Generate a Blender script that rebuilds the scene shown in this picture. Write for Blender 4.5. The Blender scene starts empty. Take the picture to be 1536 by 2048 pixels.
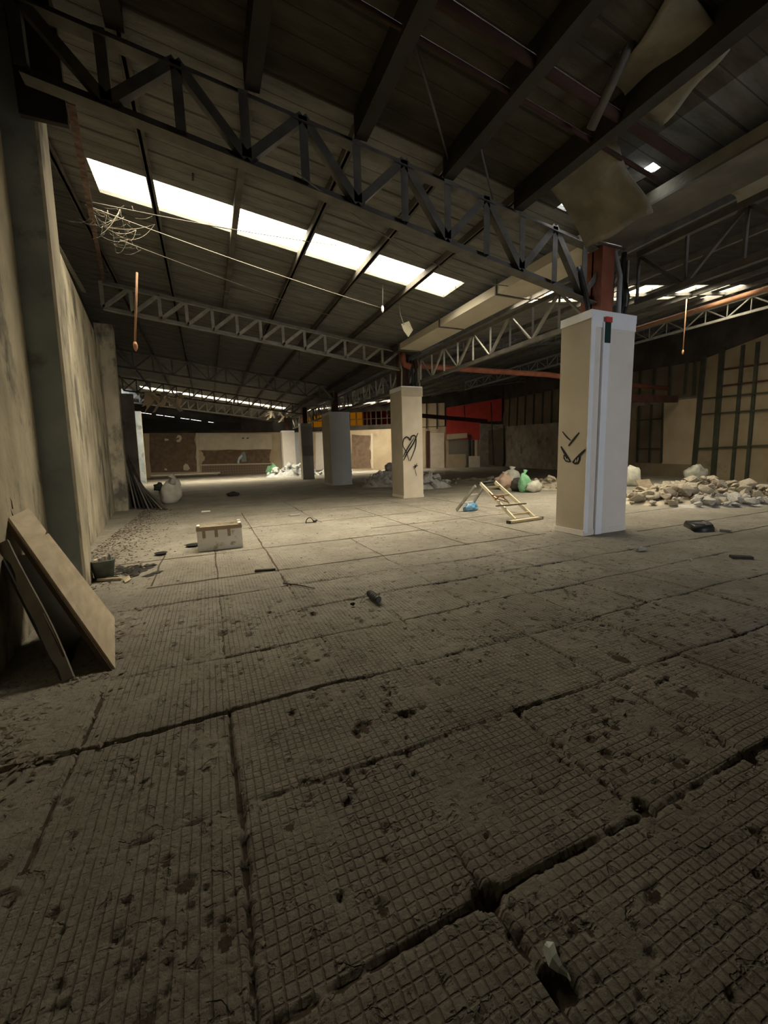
import bpy, bmesh, math, random
import numpy as np
from mathutils import Vector, Matrix
rnd = random.Random(7)
SC = bpy.context.scene
COL = SC.collection

# ------------------------------------------------------------------ camera
FPX, PITCH, YAW, ROLL = 809.69, 0.14115, 0.40473, -0.0310
CAM = Vector((0, 0, 1.5))
cF = Vector((math.sin(YAW)*math.cos(PITCH), math.cos(YAW)*math.cos(PITCH), -math.sin(PITCH)))
cR = Vector((math.cos(YAW), -math.sin(YAW), 0)); cU = cR.cross(cF)
cR, cU = math.cos(ROLL)*cR+math.sin(ROLL)*cU, -math.sin(ROLL)*cR+math.cos(ROLL)*cU
cd = bpy.data.cameras.new('camera'); cam = bpy.data.objects.new('camera', cd); COL.objects.link(cam)
cd.sensor_fit = 'HORIZONTAL'; cd.sensor_width = 36; cd.lens = 36*FPX/1536; cd.clip_end = 300; cd.clip_start = 0.02
M = Matrix((cR, cU, -cF)).transposed().to_4x4(); M.translation = CAM; cam.matrix_world = M
SC.camera = cam
# ------------------------------------------------------------------ world, light, exposure
SC.view_settings.view_transform = 'Standard'; SC.view_settings.look = 'None'; SC.view_settings.gamma = 1
SC.view_settings.use_curve_mapping = False
SC.view_settings.exposure = 1.93
W = bpy.data.worlds.new('sky'); SC.world = W; W.use_nodes = True
# bright overcast sky: far brighter overhead than at the horizon
wb = W.node_tree.nodes['Background']; wb.inputs[0].default_value = (0.93, 0.96, 1.0, 1)
wn, wk = W.node_tree.nodes, W.node_tree.links
wt = wn.new('ShaderNodeTexCoord'); ws = wn.new('ShaderNodeSeparateXYZ'); wk.new(wt.outputs['Generated'], ws.inputs[0])
wm = wn.new('ShaderNodeMath'); wm.operation = 'MAXIMUM'; wk.new(ws.outputs[2], wm.inputs[0]); wm.inputs[1].default_value = 0
wp = wn.new('ShaderNodeMath'); wp.operation = 'POWER'; wk.new(wm.outputs[0], wp.inputs[0]); wp.inputs[1].default_value = 3.2
wa = wn.new('ShaderNodeMath'); wa.operation = 'MULTIPLY_ADD'; wk.new(wp.outputs[0], wa.inputs[0]); wa.inputs[1].default_value = 14.0; wa.inputs[2].default_value = 2.5
wk.new(wa.outputs[0], wb.inputs[1])
def portal(name, loc, sx, sy, rot):
    l = bpy.data.lights.new(name, 'AREA'); l.shape = 'RECTANGLE'; l.size = sx; l.size_y = sy
    l.cycles.is_portal = True
    o = bpy.data.objects.new(name, l); COL.objects.link(o); o.location = loc; o.rotation_euler = rot; return o
def Zl(x): return 5.86-0.132*x          # underside of the left bay's roof
def Zr(x): return 4.35+0.13*x           # underside of the right bay's roof
portal('daylight_skylight', (2.1, 8.33, Zl(2.1)+0.12), 6.9, 1.0, (0, math.atan(0.132), 0))
portal('daylight_skylight', (12.5, 8.45, Zr(12.5)+0.12), 11.5, 1.3, (0, -math.atan(0.13), 0))
portal('daylight_skylight', (1.0, 31.35, Zl(1.0)+0.12), 9.6, 1.3, (0, math.atan(0.132), 0))
portal('daylight_gap', (5.68, 4.44, Zl(5.68)+0.1), 0.18, 1.1, (0, 0, 0))
portal('daylight_gap', (5.33, 5.06, Zl(5.33)+0.1), 0.2, 0.18, (0, 0, 0))
portal('daylight_doorway', (8.6, -8.1, 1.65), 4.0, 3.3, (math.radians(90), 0, 0))

# ------------------------------------------------------------------ measuring: a photographed point on a known plane
def ray(x, y): return cF*FPX + cR*(x-768) - cU*(y-1024)
def gnd(x, y, z=0.0): d = ray(x, y); return CAM + d*((z-CAM.z)/d.z)
def atX(x, y, X): d = ray(x, y); return CAM + d*(X/d.x)
def atY(x, y, Y): d = ray(x, y); return CAM + d*(Y/d.y)
def atW(x, y, a, b, off=0.0):           # vertical plane through two ground points
    n = Vector((b[1]-a[1], -(b[0]-a[0]), 0)).normalized()
    d = ray(x, y); t = ((Vector((a[0], a[1], 0))-CAM).dot(n)+off)/d.dot(n); return CAM+d*t

# ------------------------------------------------------------------ materials
def newmat(name):
    m = bpy.data.materials.new(name); m.use_nodes = True; return m, m.node_tree.nodes, m.node_tree.links
def mat(name, c1, c2=None, scale=3.0, rough=0.85, metal=0.0, bump=0.0, bscale=20.0, stretch=(1,1,1), c3=None, s3=0.7, t3=0.55, detail=6):
    m, N, L = newmat(name); b = N['Principled BSDF']
    b.inputs['Roughness'].default_value = rough; b.inputs['Metallic'].default_value = metal
    b.inputs['Specular IOR Level'].default_value = 0.3
    tc = N.new('ShaderNodeTexCoord'); mp = N.new('ShaderNodeMapping'); mp.inputs['Scale'].default_value = stretch
    L.new(tc.outputs['Object'], mp.inputs['Vector'])
    if c2:
        n = N.new('ShaderNodeTexNoise'); n.inputs['Scale'].default_value = scale; n.inputs['Detail'].default_value = detail
        L.new(mp.outputs[0], n.inputs['Vector'])
        r = N.new('ShaderNodeValToRGB'); r.color_ramp.elements[0].position = 0.35; r.color_ramp.elements[1].position = 0.68
        r.color_ramp.elements[0].color = (*c1, 1); r.color_ramp.elements[1].color = (*c2, 1)
        L.new(n.outputs['Fac'], r.inputs[0]); out = r.outputs[0]
        if c3:
            n3 = N.new('ShaderNodeTexNoise'); n3.inputs['Scale'].default_value = s3; n3.inputs['Detail'].default_value = 8; n3.inputs['Roughness'].default_value = 0.65
            L.new(mp.outputs[0], n3.inputs['Vector'])
            r3 = N.new('ShaderNodeValToRGB'); r3.color_ramp.elements[0].position = t3; r3.color_ramp.elements[1].position = t3+0.12
            r3.color_ramp.elements[0].color = (0,0,0,1); r3.color_ramp.elements[1].color = (1,1,1,1)
            L.new(n3.outputs['Fac'], r3.inputs[0])
            mx = N.new('ShaderNodeMix'); mx.data_type = 'RGBA'; L.new(r3.outputs[0], mx.inputs[0]); L.new(out, mx.inputs[6]); mx.inputs[7].default_value = (*c3, 1)
            out = mx.outputs[2]
        L.new(out, b.inputs['Base Color'])
    else: b.inputs['Base Color'].default_value = (*c1, 1)
    if bump:
        n2 = N.new('ShaderNodeTexNoise'); n2.inputs['Scale'].default_value = bscale; n2.inputs['Detail'].default_value = 8
        L.new(mp.outputs[0], n2.inputs['Vector'])
        bp = N.new('ShaderNodeBump'); bp.inputs['Strength'].default_value = 0.8; bp.inputs['Distance'].default_value = bump
        L.new(n2.outputs['Fac'], bp.inputs['Height']); L.new(bp.outputs[0], b.inputs['Normal'])
    return m
def math_node(N, L, op, a, b=None, c=None):
    n = N.new('ShaderNodeMath'); n.operation = op
    for i, v in enumerate((a, b, c)):
        if v is None: continue
        if isinstance(v, (int, float)): n.inputs[i].default_value = v
        else: L.new(v, n.inputs[i])
    return n.outputs[0]
def sheet_mat(name, c, trans=0.85):     # aged translucent roofing sheet
    m, N, L = newmat(name); N.remove(N['Principled BSDF']); o = N['Material Output']
    t = N.new('ShaderNodeBsdfTransparent'); t.inputs[0].default_value = (*c, 1)
    d = N.new('ShaderNodeBsdfTranslucent'); d.inputs[0].default_value = (*c, 1)
    mx = N.new('ShaderNodeMixShader'); mx.inputs[0].default_value = 1-trans
    L.new(t.outputs[0], mx.inputs[1]); L.new(d.outputs[0], mx.inputs[2]); L.new(mx.outputs[0], o.inputs[0]); return m
def floor_mat(name, fine=True):
    m, N, L = newmat(name); b = N['Principled BSDF']; b.inputs['Roughness'].default_value = 0.8; b.inputs['Specular IOR Level'].default_value = 0.25
    tc = N.new('ShaderNodeTexCoord'); P = tc.outputs['Object']
    def noise(s, d=6, r=0.6, dist=0.0):
        n = N.new('ShaderNodeTexNoise'); n.inputs['Scale'].default_value = s; n.inputs['Detail'].default_value = d
        n.inputs['Roughness'].default_value = r; n.inputs['Distortion'].default_value = dist; L.new(P, n.inputs['Vector']); return n.outputs['Fac']
    def ramp(f, p0, p1, a=(0,0,0), c=(1,1,1)):
        r = N.new('ShaderNodeValToRGB'); r.color_ramp.elements[0].position = p0; r.color_ramp.elements[1].position = p1
        r.color_ramp.elements[0].color = (*a, 1); r.color_ramp.elements[1].color = (*c, 1); L.new(f, r.inputs[0]); return r.outputs[0]
    big = ramp(noise(0.9, 8, 0.62), 0.34, 0.68, (0.250, 0.232, 0.195), (0.370, 0.345, 0.295))
    grime = ramp(noise(5.5, 10, 0.7, 0.5), 0.50, 0.66)
    speck = ramp(noise(70, 4, 0.6), 0.35, 0.7, (0.85,0.85,0.85), (1.1,1.08,1.05))
    mx = N.new('ShaderNodeMix'); mx.data_type = 'RGBA'; mx.blend_type = 'MIX'
    g2 = math_node(N, L, 'MULTIPLY', grime, 0.45); L.new(g2, mx.inputs[0]); L.new(big, mx.inputs[6]); mx.inputs[7].default_value = (0.20, 0.165, 0.13, 1)
    mul = N.new('ShaderNodeMix'); mul.data_type = 'RGBA'; mul.blend_type = 'MULTIPLY'; mul.inputs[0].default_value = 1
    L.new(mx.outputs[2], mul.inputs[6]); L.new(speck, mul.inputs[7])
    # scored grid of small squares, worn away in patches
    sx = N.new('ShaderNodeSeparateXYZ'); L.new(P, sx.inputs[0])
    wob = math_node(N, L, 'MULTIPLY', math_node(N, L, 'SUBTRACT', noise(9, 2), 0.5), 0.012)
    cell = 0.0375
    def groove(v):
        f = math_node(N, L, 'FRACT', math_node(N, L, 'DIVIDE', math_node(N, L, 'ADD', v, wob), cell))
        a = math_node(N, L, 'ABSOLUTE', math_node(N, L, 'SUBTRACT', f, 0.5))
        n = N.new('ShaderNodeMapRange'); n.interpolation_type = 'SMOOTHSTEP'; n.inputs['From Min'].default_value = 0.36; n.inputs['From Max'].default_value = 0.47
        L.new(a, n.inputs['Value']); return n.outputs[0]
    gx = groove(sx.outputs[0]); gy = groove(sx.outputs[1])
    # near the left the crossways scoring is almost worn off
    lw = N.new('ShaderNodeMapRange'); lw.inputs['From Min'].default_value = -0.1; lw.inputs['From Max'].default_value = 0.15; lw.inputs['To Min'].default_value = 0.3; lw.inputs['To Max'].default_value = 0.85; L.new(sx.outputs[0], lw.inputs['Value'])
    gy = math_node(N, L, 'MULTIPLY', gy, lw.outputs[0])
    g = math_node(N, L, 'MAXIMUM', gx, gy)
    worn = ramp(noise(2.6, 7, 0.65), 0.38, 0.50)
    # the pattern was never scored close to the left wall
    side = N.new('ShaderNodeMapRange'); side.inputs['From Min'].default_value = -0.95; side.inputs['From Max'].default_value = -0.6; L.new(sx.outputs[0], side.inputs['Value'])
    right = N.new('ShaderNodeMapRange'); right.inputs['From Min'].default_value = 6.5; right.inputs['From Max'].default_value = 4.6; L.new(sx.outputs[0], right.inputs['Value'])
    far = N.new('ShaderNodeMapRange'); far.inputs['From Min'].default_value = 8.0; far.inputs['From Max'].default_value = 5.0; L.new(sx.outputs[1], far.inputs['Value'])
    gg = math_node(N, L, 'MULTIPLY', math_node(N, L, 'MULTIPLY', g, math_node(N, L, 'MULTIPLY', side.outputs[0], right.outputs[0])), math_node(N, L, 'MULTIPLY', math_node(N, L, 'ADD', worn, 0.15), far.outputs[0]))
    pits = ramp(noise(13, 3, 0.5, 0.6), 0.61, 0.645)
    pits2 = ramp(noise(34, 2, 0.5, 0.3), 0.64, 0.68)
    # soil settled in the grooves and pits
    dirt = math_node(N, L, 'ADD', math_node(N, L, 'MULTIPLY', gg, 0.42), math_node(N, L, 'MULTIPLY', pits, 0.30))
    mx3 = N.new('ShaderNodeMix'); mx3.data_type = 'RGBA'; L.new(dirt, mx3.inputs[0]); L.new(mul.outputs[2], mx3.inputs[6]); mx3.inputs[7].default_value = (0.105, 0.085, 0.066, 1)
    L.new(mx3.outputs[2], b.inputs['Base Color'])
    h = math_node(N, L, 'MULTIPLY', gg, -0.0045)
    h = math_node(N, L, 'ADD', h, math_node(N, L, 'MULTIPLY', pits, -0.008))
    h = math_node(N, L, 'ADD', h, math_node(N, L, 'MULTIPLY', pits2, -0.004))
    h = math_node(N, L, 'ADD', h, math_node(N, L, 'MULTIPLY', noise(28, 8, 0.7), 0.009))
    h = math_node(N, L, 'ADD', h, math_node(N, L, 'MULTIPLY', noise(6, 8, 0.65), 0.03))
    bp = N.new('ShaderNodeBump'); bp.inputs['Strength'].default_value = 1.0; bp.inputs['Distance'].default_value = 1.0
    L.new(h, bp.inputs['Height']); L.new(bp.outputs[0], b.inputs['Normal'])
    return m
def ceiling_mat(name, ca, cb):
    m, N, L = newmat(name); b = N['Principled BSDF']; b.inputs['Roughness'].default_value = 0.85; b.inputs['Specular IOR Level'].default_value = 0.2
    tc = N.new('ShaderNodeTexCoord'); P = tc.outputs['Object']
    mp = N.new('ShaderNodeMapping'); mp.inputs['Scale'].default_value = (0.5, 2.2, 1); L.new(P, mp.inputs['Vector'])
    n = N.new('ShaderNodeTexNoise'); n.inputs['Scale'].default_value = 2.6; n.inputs['Detail'].default_value = 9; n.inputs['Roughness'].default_value = 0.68; L.new(mp.outputs[0], n.inputs['Vector'])
    r = N.new('ShaderNodeValToRGB'); r.color_ramp.elements[0].position = 0.3; r.color_ramp.elements[1].position = 0.72
    r.color_ramp.elements[0].color = (*ca, 1); r.color_ramp.elements[1].color = (*cb, 1); L.new(n.outputs['Fac'], r.inputs[0])
    sx = N.new('ShaderNodeSeparateXYZ'); L.new(P, sx.inputs[0])
    def line(period, w):
        f = math_node(N, L, 'FRACT', math_node(N, L, 'DIVIDE', sx.outputs[1], period))
        return math_node(N, L, 'LESS_THAN', f, w)
    seam = math_node(N, L, 'MAXIMUM', line(1.03, 0.028), line(0.257, 0.05))
    sm = math_node(N, L, 'MULTIPLY', seam, 0.7)
    mx = N.new('ShaderNodeMix'); mx.data_type = 'RGBA'; L.new(sm, mx.inputs[0]); L.new(r.outputs[0], mx.inputs[6]); mx.inputs[7].default_value = (0.03, 0.027, 0.022, 1)
    L.new(mx.outputs[2], b.inputs['Base Color'])
    w = math_node(N, L, 'MULTIPLY', math_node(N, L, 'SINE', math_node(N, L, 'MULTIPLY', sx.outputs[1], 2*math.pi/0.257)), 0.012)
    h = math_node(N, L, 'ADD', w, math_node(N, L, 'MULTIPLY', n.outputs['Fac'], 0.05))
    bp = N.new('ShaderNodeBump'); bp.inputs['Strength'].default_value = 0.8; bp.inputs['Distance'].default_value = 1.0; L.new(h, bp.inputs['Height']); L.new(bp.outputs[0], b.inputs['Normal'])
    return m
def checker_mat(name, c1, c2, s):
    m, N, L = newmat(name); b = N['Principled BSDF']; b.inputs['Roughness'].default_value = 0.6
    tc = N.new('ShaderNodeTexCoord'); mp = N.new('ShaderNodeMapping'); mp.inputs['Rotation'].default_value = (0, math.radians(45), 0)
    L.new(tc.outputs['Object'], mp.inputs['Vector'])
    c = N.new('ShaderNodeTexChecker'); c.inputs['Scale'].default_value = s; c.inputs[1].default_value = (*c1, 1); c.inputs[2].default_value = (*c2, 1)
    L.new(mp.outputs[0], c.inputs['Vector']); L.new(c.outputs[0], b.inputs['Base Color']); return m

m_floor = floor_mat('scored_concrete')
m_soil = mat('joint_soil', (0.06,0.045,0.032), (0.11,0.083,0.06), 12, 0.95, bump=0.01, bscale=50)
m_ceil = ceiling_mat('fibre_roof_board', (0.10,0.10,0.092), (0.21,0.207,0.187))
m_ceil_b = ceiling_mat('shaded_brown_roof_board', (0.050,0.045,0.032), (0.115,0.104,0.075))  # brown board with the near bay's shade put into its colour
m_ceil_r = ceiling_mat('shaded_right_roof', (0.018,0.017,0.016), (0.045,0.043,0.038))  # near right bay roof, darkened in colour to stand for shade
m_roofout = mat('roof_metal', (0.2,0.2,0.2), rough=0.6)
m_conc = mat('wall_concrete', (0.40,0.36,0.27), (0.64,0.58,0.44), 2.2, 0.9, bump=0.03, bscale=7, stretch=(1,1,0.55), c3=(0.17,0.16,0.135), s3=1.5, t3=0.50, detail=9)
m_conc_d = mat('dark_stained_concrete', (0.34,0.39,0.43), (0.48,0.54,0.58), 1.8, 0.9, bump=0.015, bscale=6, c3=(0.22,0.225,0.225), s3=1.6, t3=0.55)
m_upper = mat('dark_cladding', (0.035,0.03,0.026), (0.075,0.062,0.05), 1.2, 0.9)  # very dark brown, tone varying at random
m_steel = mat('dusty_dark_steel', (0.10,0.095,0.085), (0.16,0.15,0.13), 5, 0.65, 0.2)
m_steel_g = mat('dusty_grey_steel', (0.24,0.235,0.20), (0.34,0.33,0.29), 6, 0.6, 0.2)
m_rust = mat('red_oxide_steel', (0.22,0.07,0.04), (0.30,0.11,0.065), 4, 0.7, 0.1)
m_rust_d = mat('dark_red_oxide', (0.05,0.02,0.014), (0.085,0.035,0.025), 4, 0.75, 0.1)
m_rust_l = mat('flaking_rust', (0.07,0.035,0.025), (0.18,0.13,0.10), 9, 0.8)
m_purlin_d = mat('shaded_purlin', (0.03,0.027,0.022), (0.05,0.045,0.036), 3, 0.8)  # purlin colour with the near bay's shade mixed in
m_tube_d = mat('dark_red_tube', (0.03,0.013,0.010), (0.055,0.025,0.018), 3, 0.8)  # very dark red, tone varying at random
m_gutter_d = mat('shaded_gutter', (0.12,0.11,0.09), (0.20,0.185,0.15), 2, 0.7)  # gutter colour darkened as if in shade
m_black_h = mat('black_hoarding_sheet', (0.010,0.010,0.011), (0.018,0.018,0.018), 2, 0.8)
m_purlin = mat('dusty_purlin_steel', (0.06,0.056,0.047), (0.12,0.112,0.092), 3, 0.7, 0.1)
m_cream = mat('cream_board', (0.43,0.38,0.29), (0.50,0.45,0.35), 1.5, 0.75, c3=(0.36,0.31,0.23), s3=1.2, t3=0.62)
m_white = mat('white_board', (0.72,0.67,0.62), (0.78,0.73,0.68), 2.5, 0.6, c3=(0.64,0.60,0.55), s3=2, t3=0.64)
m_whitetape = mat('white_trim', (0.80,0.83,0.88), (0.86,0.88,0.92), 4, 0.5)
m_greybd = mat('grey_board', (0.50,0.52,0.54), (0.56,0.58,0.60), 2, 0.6)
m_greydk = mat('dark_grey_board', (0.34,0.35,0.36), rough=0.7)
m_greymid = mat('mid_grey_board', (0.42,0.43,0.44), rough=0.7)
m_paint = mat('black_spray_paint', (0.012,0.012,0.014), rough=0.6)
m_green = mat('dark_green_paint', (0.01,0.04,0.03), rough=0.5)
m_red = mat('red_board', (0.46,0.045,0.030), (0.56,0.065,0.045), 1.5, 0.7)
m_redtape = mat('red_tape', (0.55,0.06,0.05), rough=0.5)
m_beige = mat('beige_panel', (0.46,0.37,0.25), (0.56,0.46,0.32), 1.1, 0.85, c3=(0.36,0.28,0.19), s3=0.8, t3=0.6)
m_board_r = mat('aged_brown_board', (0.24,0.19,0.12), (0.32,0.26,0.17), 1.1, 0.85, c3=(0.18,0.14,0.09), s3=0.8, t3=0.58)
m_beige2 = mat('brown_backing_board', (0.14,0.11,0.075), (0.20,0.155,0.10), 1.1, 0.85, c3=(0.10,0.08,0.055), s3=0.8, t3=0.58)
m_stud = mat('green_black_stud', (0.035,0.04,0.025), (0.06,0.06,0.04), 3, 0.8)
m_tile = mat('brown_bare_wall', (0.15,0.10,0.07), (0.21,0.15,0.10), 3, 0.8, c3=(0.26,0.19,0.13), s3=4, t3=0.6)
m_check = checker_mat('brown_diamond_tile', (0.17,0.12,0.085), (0.25,0.185,0.13), 6)
m_plaster = mat('pale_plaster', (0.62,0.55,0.44), (0.70,0.63,0.52), 2, 0.85)
m_rough = mat('rough_grey_plaster', (0.22,0.19,0.15), (0.33,0.29,0.23), 1.4, 0.95, bump=0.02, bscale=4, c3=(0.13,0.11,0.09), s3=1.5, t3=0.55)
m_rock = mat('broken_concrete', (0.30,0.26,0.20), (0.44,0.39,0.31), 5, 0.95, bump=0.01, bscale=18)
m_rock_g = mat('broken_grey_concrete', (0.34,0.33,0.30), (0.52,0.50,0.47), 5, 0.95, bump=0.01, bscale=18)
m_rock_w = mat('broken_white_plaster', (0.42,0.43,0.42), (0.62,0.63,0.62), 5, 0.9)
m_plywood = mat('plywood', (0.50,0.41,0.29), (0.66,0.56,0.41), 2.5, 0.75, stretch=(1.5,1,6), c3=(0.42,0.33,0.22), s3=2, t3=0.6)
m_plyedge = mat('plywood_edge', (0.10,0.07,0.045), rough=0.9)
m_greywood = mat('weathered_wood', (0.20,0.18,0.155), (0.30,0.27,0.23), 6, 0.85, stretch=(1,1,0.3))
m_foam = mat('dirty_white_foam', (0.80,0.78,0.70), (0.90,0.88,0.82), 3, 0.8, c3=(0.48,0.43,0.34), s3=6, t3=0.54, bump=0.003, bscale=60)
m_tape = mat('brown_tape', (0.34,0.25,0.16), (0.42,0.32,0.21), 6, 0.45)
m_black = mat('black_plastic', (0.018,0.018,0.018), (0.03,0.03,0.03), 8, 0.45)
m_can = mat('black_dusty_can', (0.025,0.028,0.028), (0.06,0.065,0.065), 12, 0.5, bump=0.003, bscale=40)
m_bluegrey = mat('blue_grey_cap', (0.25,0.29,0.32), rough=0.6)
m_alu = mat('dusty_aluminium', (0.62,0.55,0.40), (0.72,0.66,0.50), 6, 0.5, 0.35)
m_alu_w = mat('white_aluminium', (0.80,0.80,0.78), rough=0.4, metal=0.2)
m_sack = mat('white_woven_sack', (0.62,0.58,0.50), (0.74,0.70,0.62), 5, 0.8, bump=0.01, bscale=14)
m_blue = mat('blue_plastic_film', (0.10,0.30,0.55), (0.35,0.55,0.75), 9, 0.35)
m_bagg = mat('pale_plastic_bag', (0.45,0.46,0.38), (0.62,0.60,0.50), 6, 0.4, bump=0.02, bscale=9)
m_bagp = mat('pinkish_plastic_bag', (0.48,0.34,0.26), (0.62,0.46,0.38), 6, 0.5, bump=0.02, bscale=9)
m_baggr = mat('green_plastic_bag', (0.16,0.38,0.20), (0.25,0.52,0.30), 6, 0.4, bump=0.02, bscale=9)
m_cable = mat('dusty_cable', (0.20,0.185,0.15), rough=0.8)
m_web = mat('cobweb', (0.24,0.22,0.17), rough=0.9)
m_orange = mat('orange_rod', (0.34,0.17,0.09), (0.42,0.22,0.12), 5, 0.6)
m_cloth = mat('grey_rag', (0.30,0.29,0.27), (0.42,0.41,0.38), 8, 0.9)
m_bluewall = mat('pale_blue_paint', (0.60,0.70,0.78), (0.70,0.80,0.86), 3, 0.8)
m_darkrag = mat('dark_rags', (0.03,0.028,0.025), (0.07,0.06,0.05), 8, 0.9)
m_sky1 = sheet_mat('aged_translucent_sheet', (1.0, 0.86, 0.62))
m_yel = sheet_mat('yellow_translucent_sheet', (0.13, 0.075, 0.014), 0.98)
m_ora2 = sheet_mat('brown_translucent_sheet', (0.022, 0.008, 0.002), 0.98)
m_ora = sheet_mat('orange_translucent_sheet', (0.034, 0.009, 0.0018), 0.98)
m_glass = mat('cloudy_plastic', (0.55,0.60,0.58), (0.75,0.80,0.78), 20, 0.25)
m_peel = mat('peeling_insulation', (0.20,0.185,0.14), (0.32,0.295,0.225), 3, 0.9, bump=0.02, bscale=10)
m_gutter = mat('cream_gutter_metal', (0.48,0.44,0.34), (0.56,0.52,0.42), 2, 0.6)
m_shutter = mat('grey_shutter', (0.22,0.20,0.16), rough=0.7)

# ------------------------------------------------------------------ mesh builder
class MB:
    def __init__(s): s.v = []; s.f = []; s.mi = []; s.sm = []; s.cur = 0
    def add(s, vs, fs, smooth=False):
        o = len(s.v); s.v += [tuple(v) for v in vs]
        for f in fs: s.f.append([i+o for i in f]); s.mi.append(s.cur); s.sm.append(smooth)
        return s
    def box(s, a, b):
        x0,y0,z0 = a; x1,y1,z1 = b
        return s.add([(x0,y0,z0),(x1,y0,z0),(x1,y1,z0),(x0,y1,z0),(x0,y0,z1),(x1,y0,z1),(x1,y1,z1),(x0,y1,z1)],
                     [(0,3,2,1),(4,5,6,7),(0,1,5,4),(1,2,6,5),(2,3,7,6),(3,0,4,7)])
    def hexa(s, p): return s.add(p, [(0,3,2,1),(4,5,6,7),(0,1,5,4),(1,2,6,5),(2,3,7,6),(3,0,4,7)])
    def bar(s, a, b, w, h=None, up=(0,0,1)):
        a = Vector(a); b = Vector(b); h = h or w; d = (b-a).normalized(); up = Vector(up)
        if abs(d.dot(up)) > 0.98: up = Vector((0,1,0))
        r = d.cross(up).normalized(); u = r.cross(d)
        q = [(-w/2,-h/2),(w/2,-h/2),(w/2,h/2),(-w/2,h/2)]
        return s.hexa([a+r*x+u*y for x,y in q]+[b+r*x+u*y for x,y in q])
    def angle(s, a, b, w, t=0.008, up=(0,0,1)):   # an L section
        a = Vector(a); b = Vector(b); d = (b-a).normalized(); up = Vector(up)
        if abs(d.dot(up)) > 0.98: up = Vector((0,1,0))
        r = d.cross(up).normalized(); u = r.cross(d)
        q = [(-w/2,-w/2),(w/2,-w/2),(w/2,-w/2+t),(-w/2+t,-w/2+t),(-w/2+t,w/2),(-w/2,w/2)]
        n = 6; vs = [a+r*x+u*y for x,y in q]+[b+r*x+u*y for x,y in q]
        return s.add(vs, [tuple(range(n))[::-1], tuple(range(n,2*n))]+[(i,(i+1)%n,n+(i+1)%n,n+i) for i in range(n)])
    def tube(s, pts, r, n=6, closed=True):
        pts = [Vector(p) for p in pts]; rs = r if isinstance(r, (list,tuple)) else [r]*len(pts); vs = []
        for i, p in enumerate(pts):
            d = (pts[min(i+1,len(pts)-1)]-pts[max(i-1,0)]).normalized(); up = Vector((0,0,1)) if abs(d.z) < 0.9 else Vector((0,1,0))
            x = d.cross(up).normalized(); y = x.cross(d)
            for k in range(n): a = 2*math.pi*k/n; vs.append(p+(x*math.cos(a)+y*math.sin(a))*rs[i])
        fs = [(i*n+k, i*n+(k+1)%n, (i+1)*n+(k+1)%n, (i+1)*n+k) for i in range(len(pts)-1) for k in range(n)]
        if closed: fs += [tuple(range(n))[::-1], tuple(range((len(pts)-1)*n, len(pts)*n))]
        return s.add(vs, fs, True)
    def plate(s, pts, nrm, t):      # polygon given in a plane, thickened against nrm
        nrm = Vector(nrm).normalized(); n = len(pts); p = [Vector(q) for q in pts]
        a = Vector((0,0,0))
        for i in range(n): a += (p[i]-p[0]).cross(p[(i+1)%n]-p[0])
        if a.dot(nrm) < 0: p = p[::-1]
        vs = p+[q-nrm*t for q in p]
        return s.add(vs, [tuple(range(n)), tuple(range(n,2*n))[::-1]]+[(i,n+i,n+(i+1)%n,(i+1)%n) for i in range(n)])
    def blob(s, c, r, seed, n=2, flat=1.0, rough=0.35):
        bm = bmesh.new(); bmesh.ops.create_icosphere(bm, subdivisions=n, radius=1); q = random.Random(seed)
        ph = [q.uniform(0,6) for _ in range(6)]
        vs = []
        for v in bm.verts:
            x,y,z = v.co
            k = 1+rough*(math.sin(3*x+ph[0])*math.sin(4*y+ph[1])+0.5*math.sin(7*z+ph[2])*math.sin(6*x+ph[3])+0.25*math.sin(13*y+ph[4]+5*z)) + q.uniform(-.06,.06)
            vs.append((c[0]+x*r[0]*k, c[1]+y*r[1]*k, c[2]+z*r[2]*k*flat))
        fs = [[v.index for v in f.verts] for f in bm.faces]; bm.free(); return s.add(vs, fs, True)
    def build(s, name, mats, parent=None, origin=None):
        me = bpy.data.meshes.new(name); o3 = Vector(origin) if origin is not None else Vector((0,0,0))
        if parent is not None and origin is None: o3 = parent.location
        me.from_pydata([tuple(Vector(v)-o3) for v in s.v], [], s.f)
        for m in (mats if isinstance(mats, (list,tuple)) else [mats]): me.materials.append(m)
        me.polygons.foreach_set('material_index', s.mi); me.polygons.foreach_set('use_smooth', s.sm); me.update()
        o = bpy.data.objects.new(name, me); COL.objects.link(o)
        if parent is not None:
            o.parent = parent
            if parent.type != 'EMPTY': pass
            o.location = o3-parent.location if origin is not None else (0,0,0)
        else: o.location = o3
        return o
def sub(name, mb, m, top, parent):   # a sub-part: mesh in world coordinates below a part that sits on its thing's origin
    o = mb.build(name, m, None, origin=top.location); o.parent = parent; o.location = (0,0,0); return o
def tag(o, label, cat, group=None, kind=None):
    o['label'] = label; o['category'] = cat
    if group: o['group'] = group
    if kind: o['kind'] = kind
    return o
def thing(name, loc, label, cat, group=None):
    o = bpy.data.objects.new(name, None); COL.objects.link(o); o.location = loc; o.empty_display_size = 0.2; return tag(o, label, cat, group)
def struct(name, mb, m):
    o = mb.build(name, m); o['kind'] = 'structure'; return o
def single(name, mb, m, label, cat, loc, group=None, kind=None):
    return tag(mb.build(name, m, None, origin=loc), label, cat, group, kind)
def copy_tree(o, parent=None):
    c = o.copy(); COL.objects.link(c); c.parent = parent
    for ch in list(o.children): copy_tree(ch, c)
    return c

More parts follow.
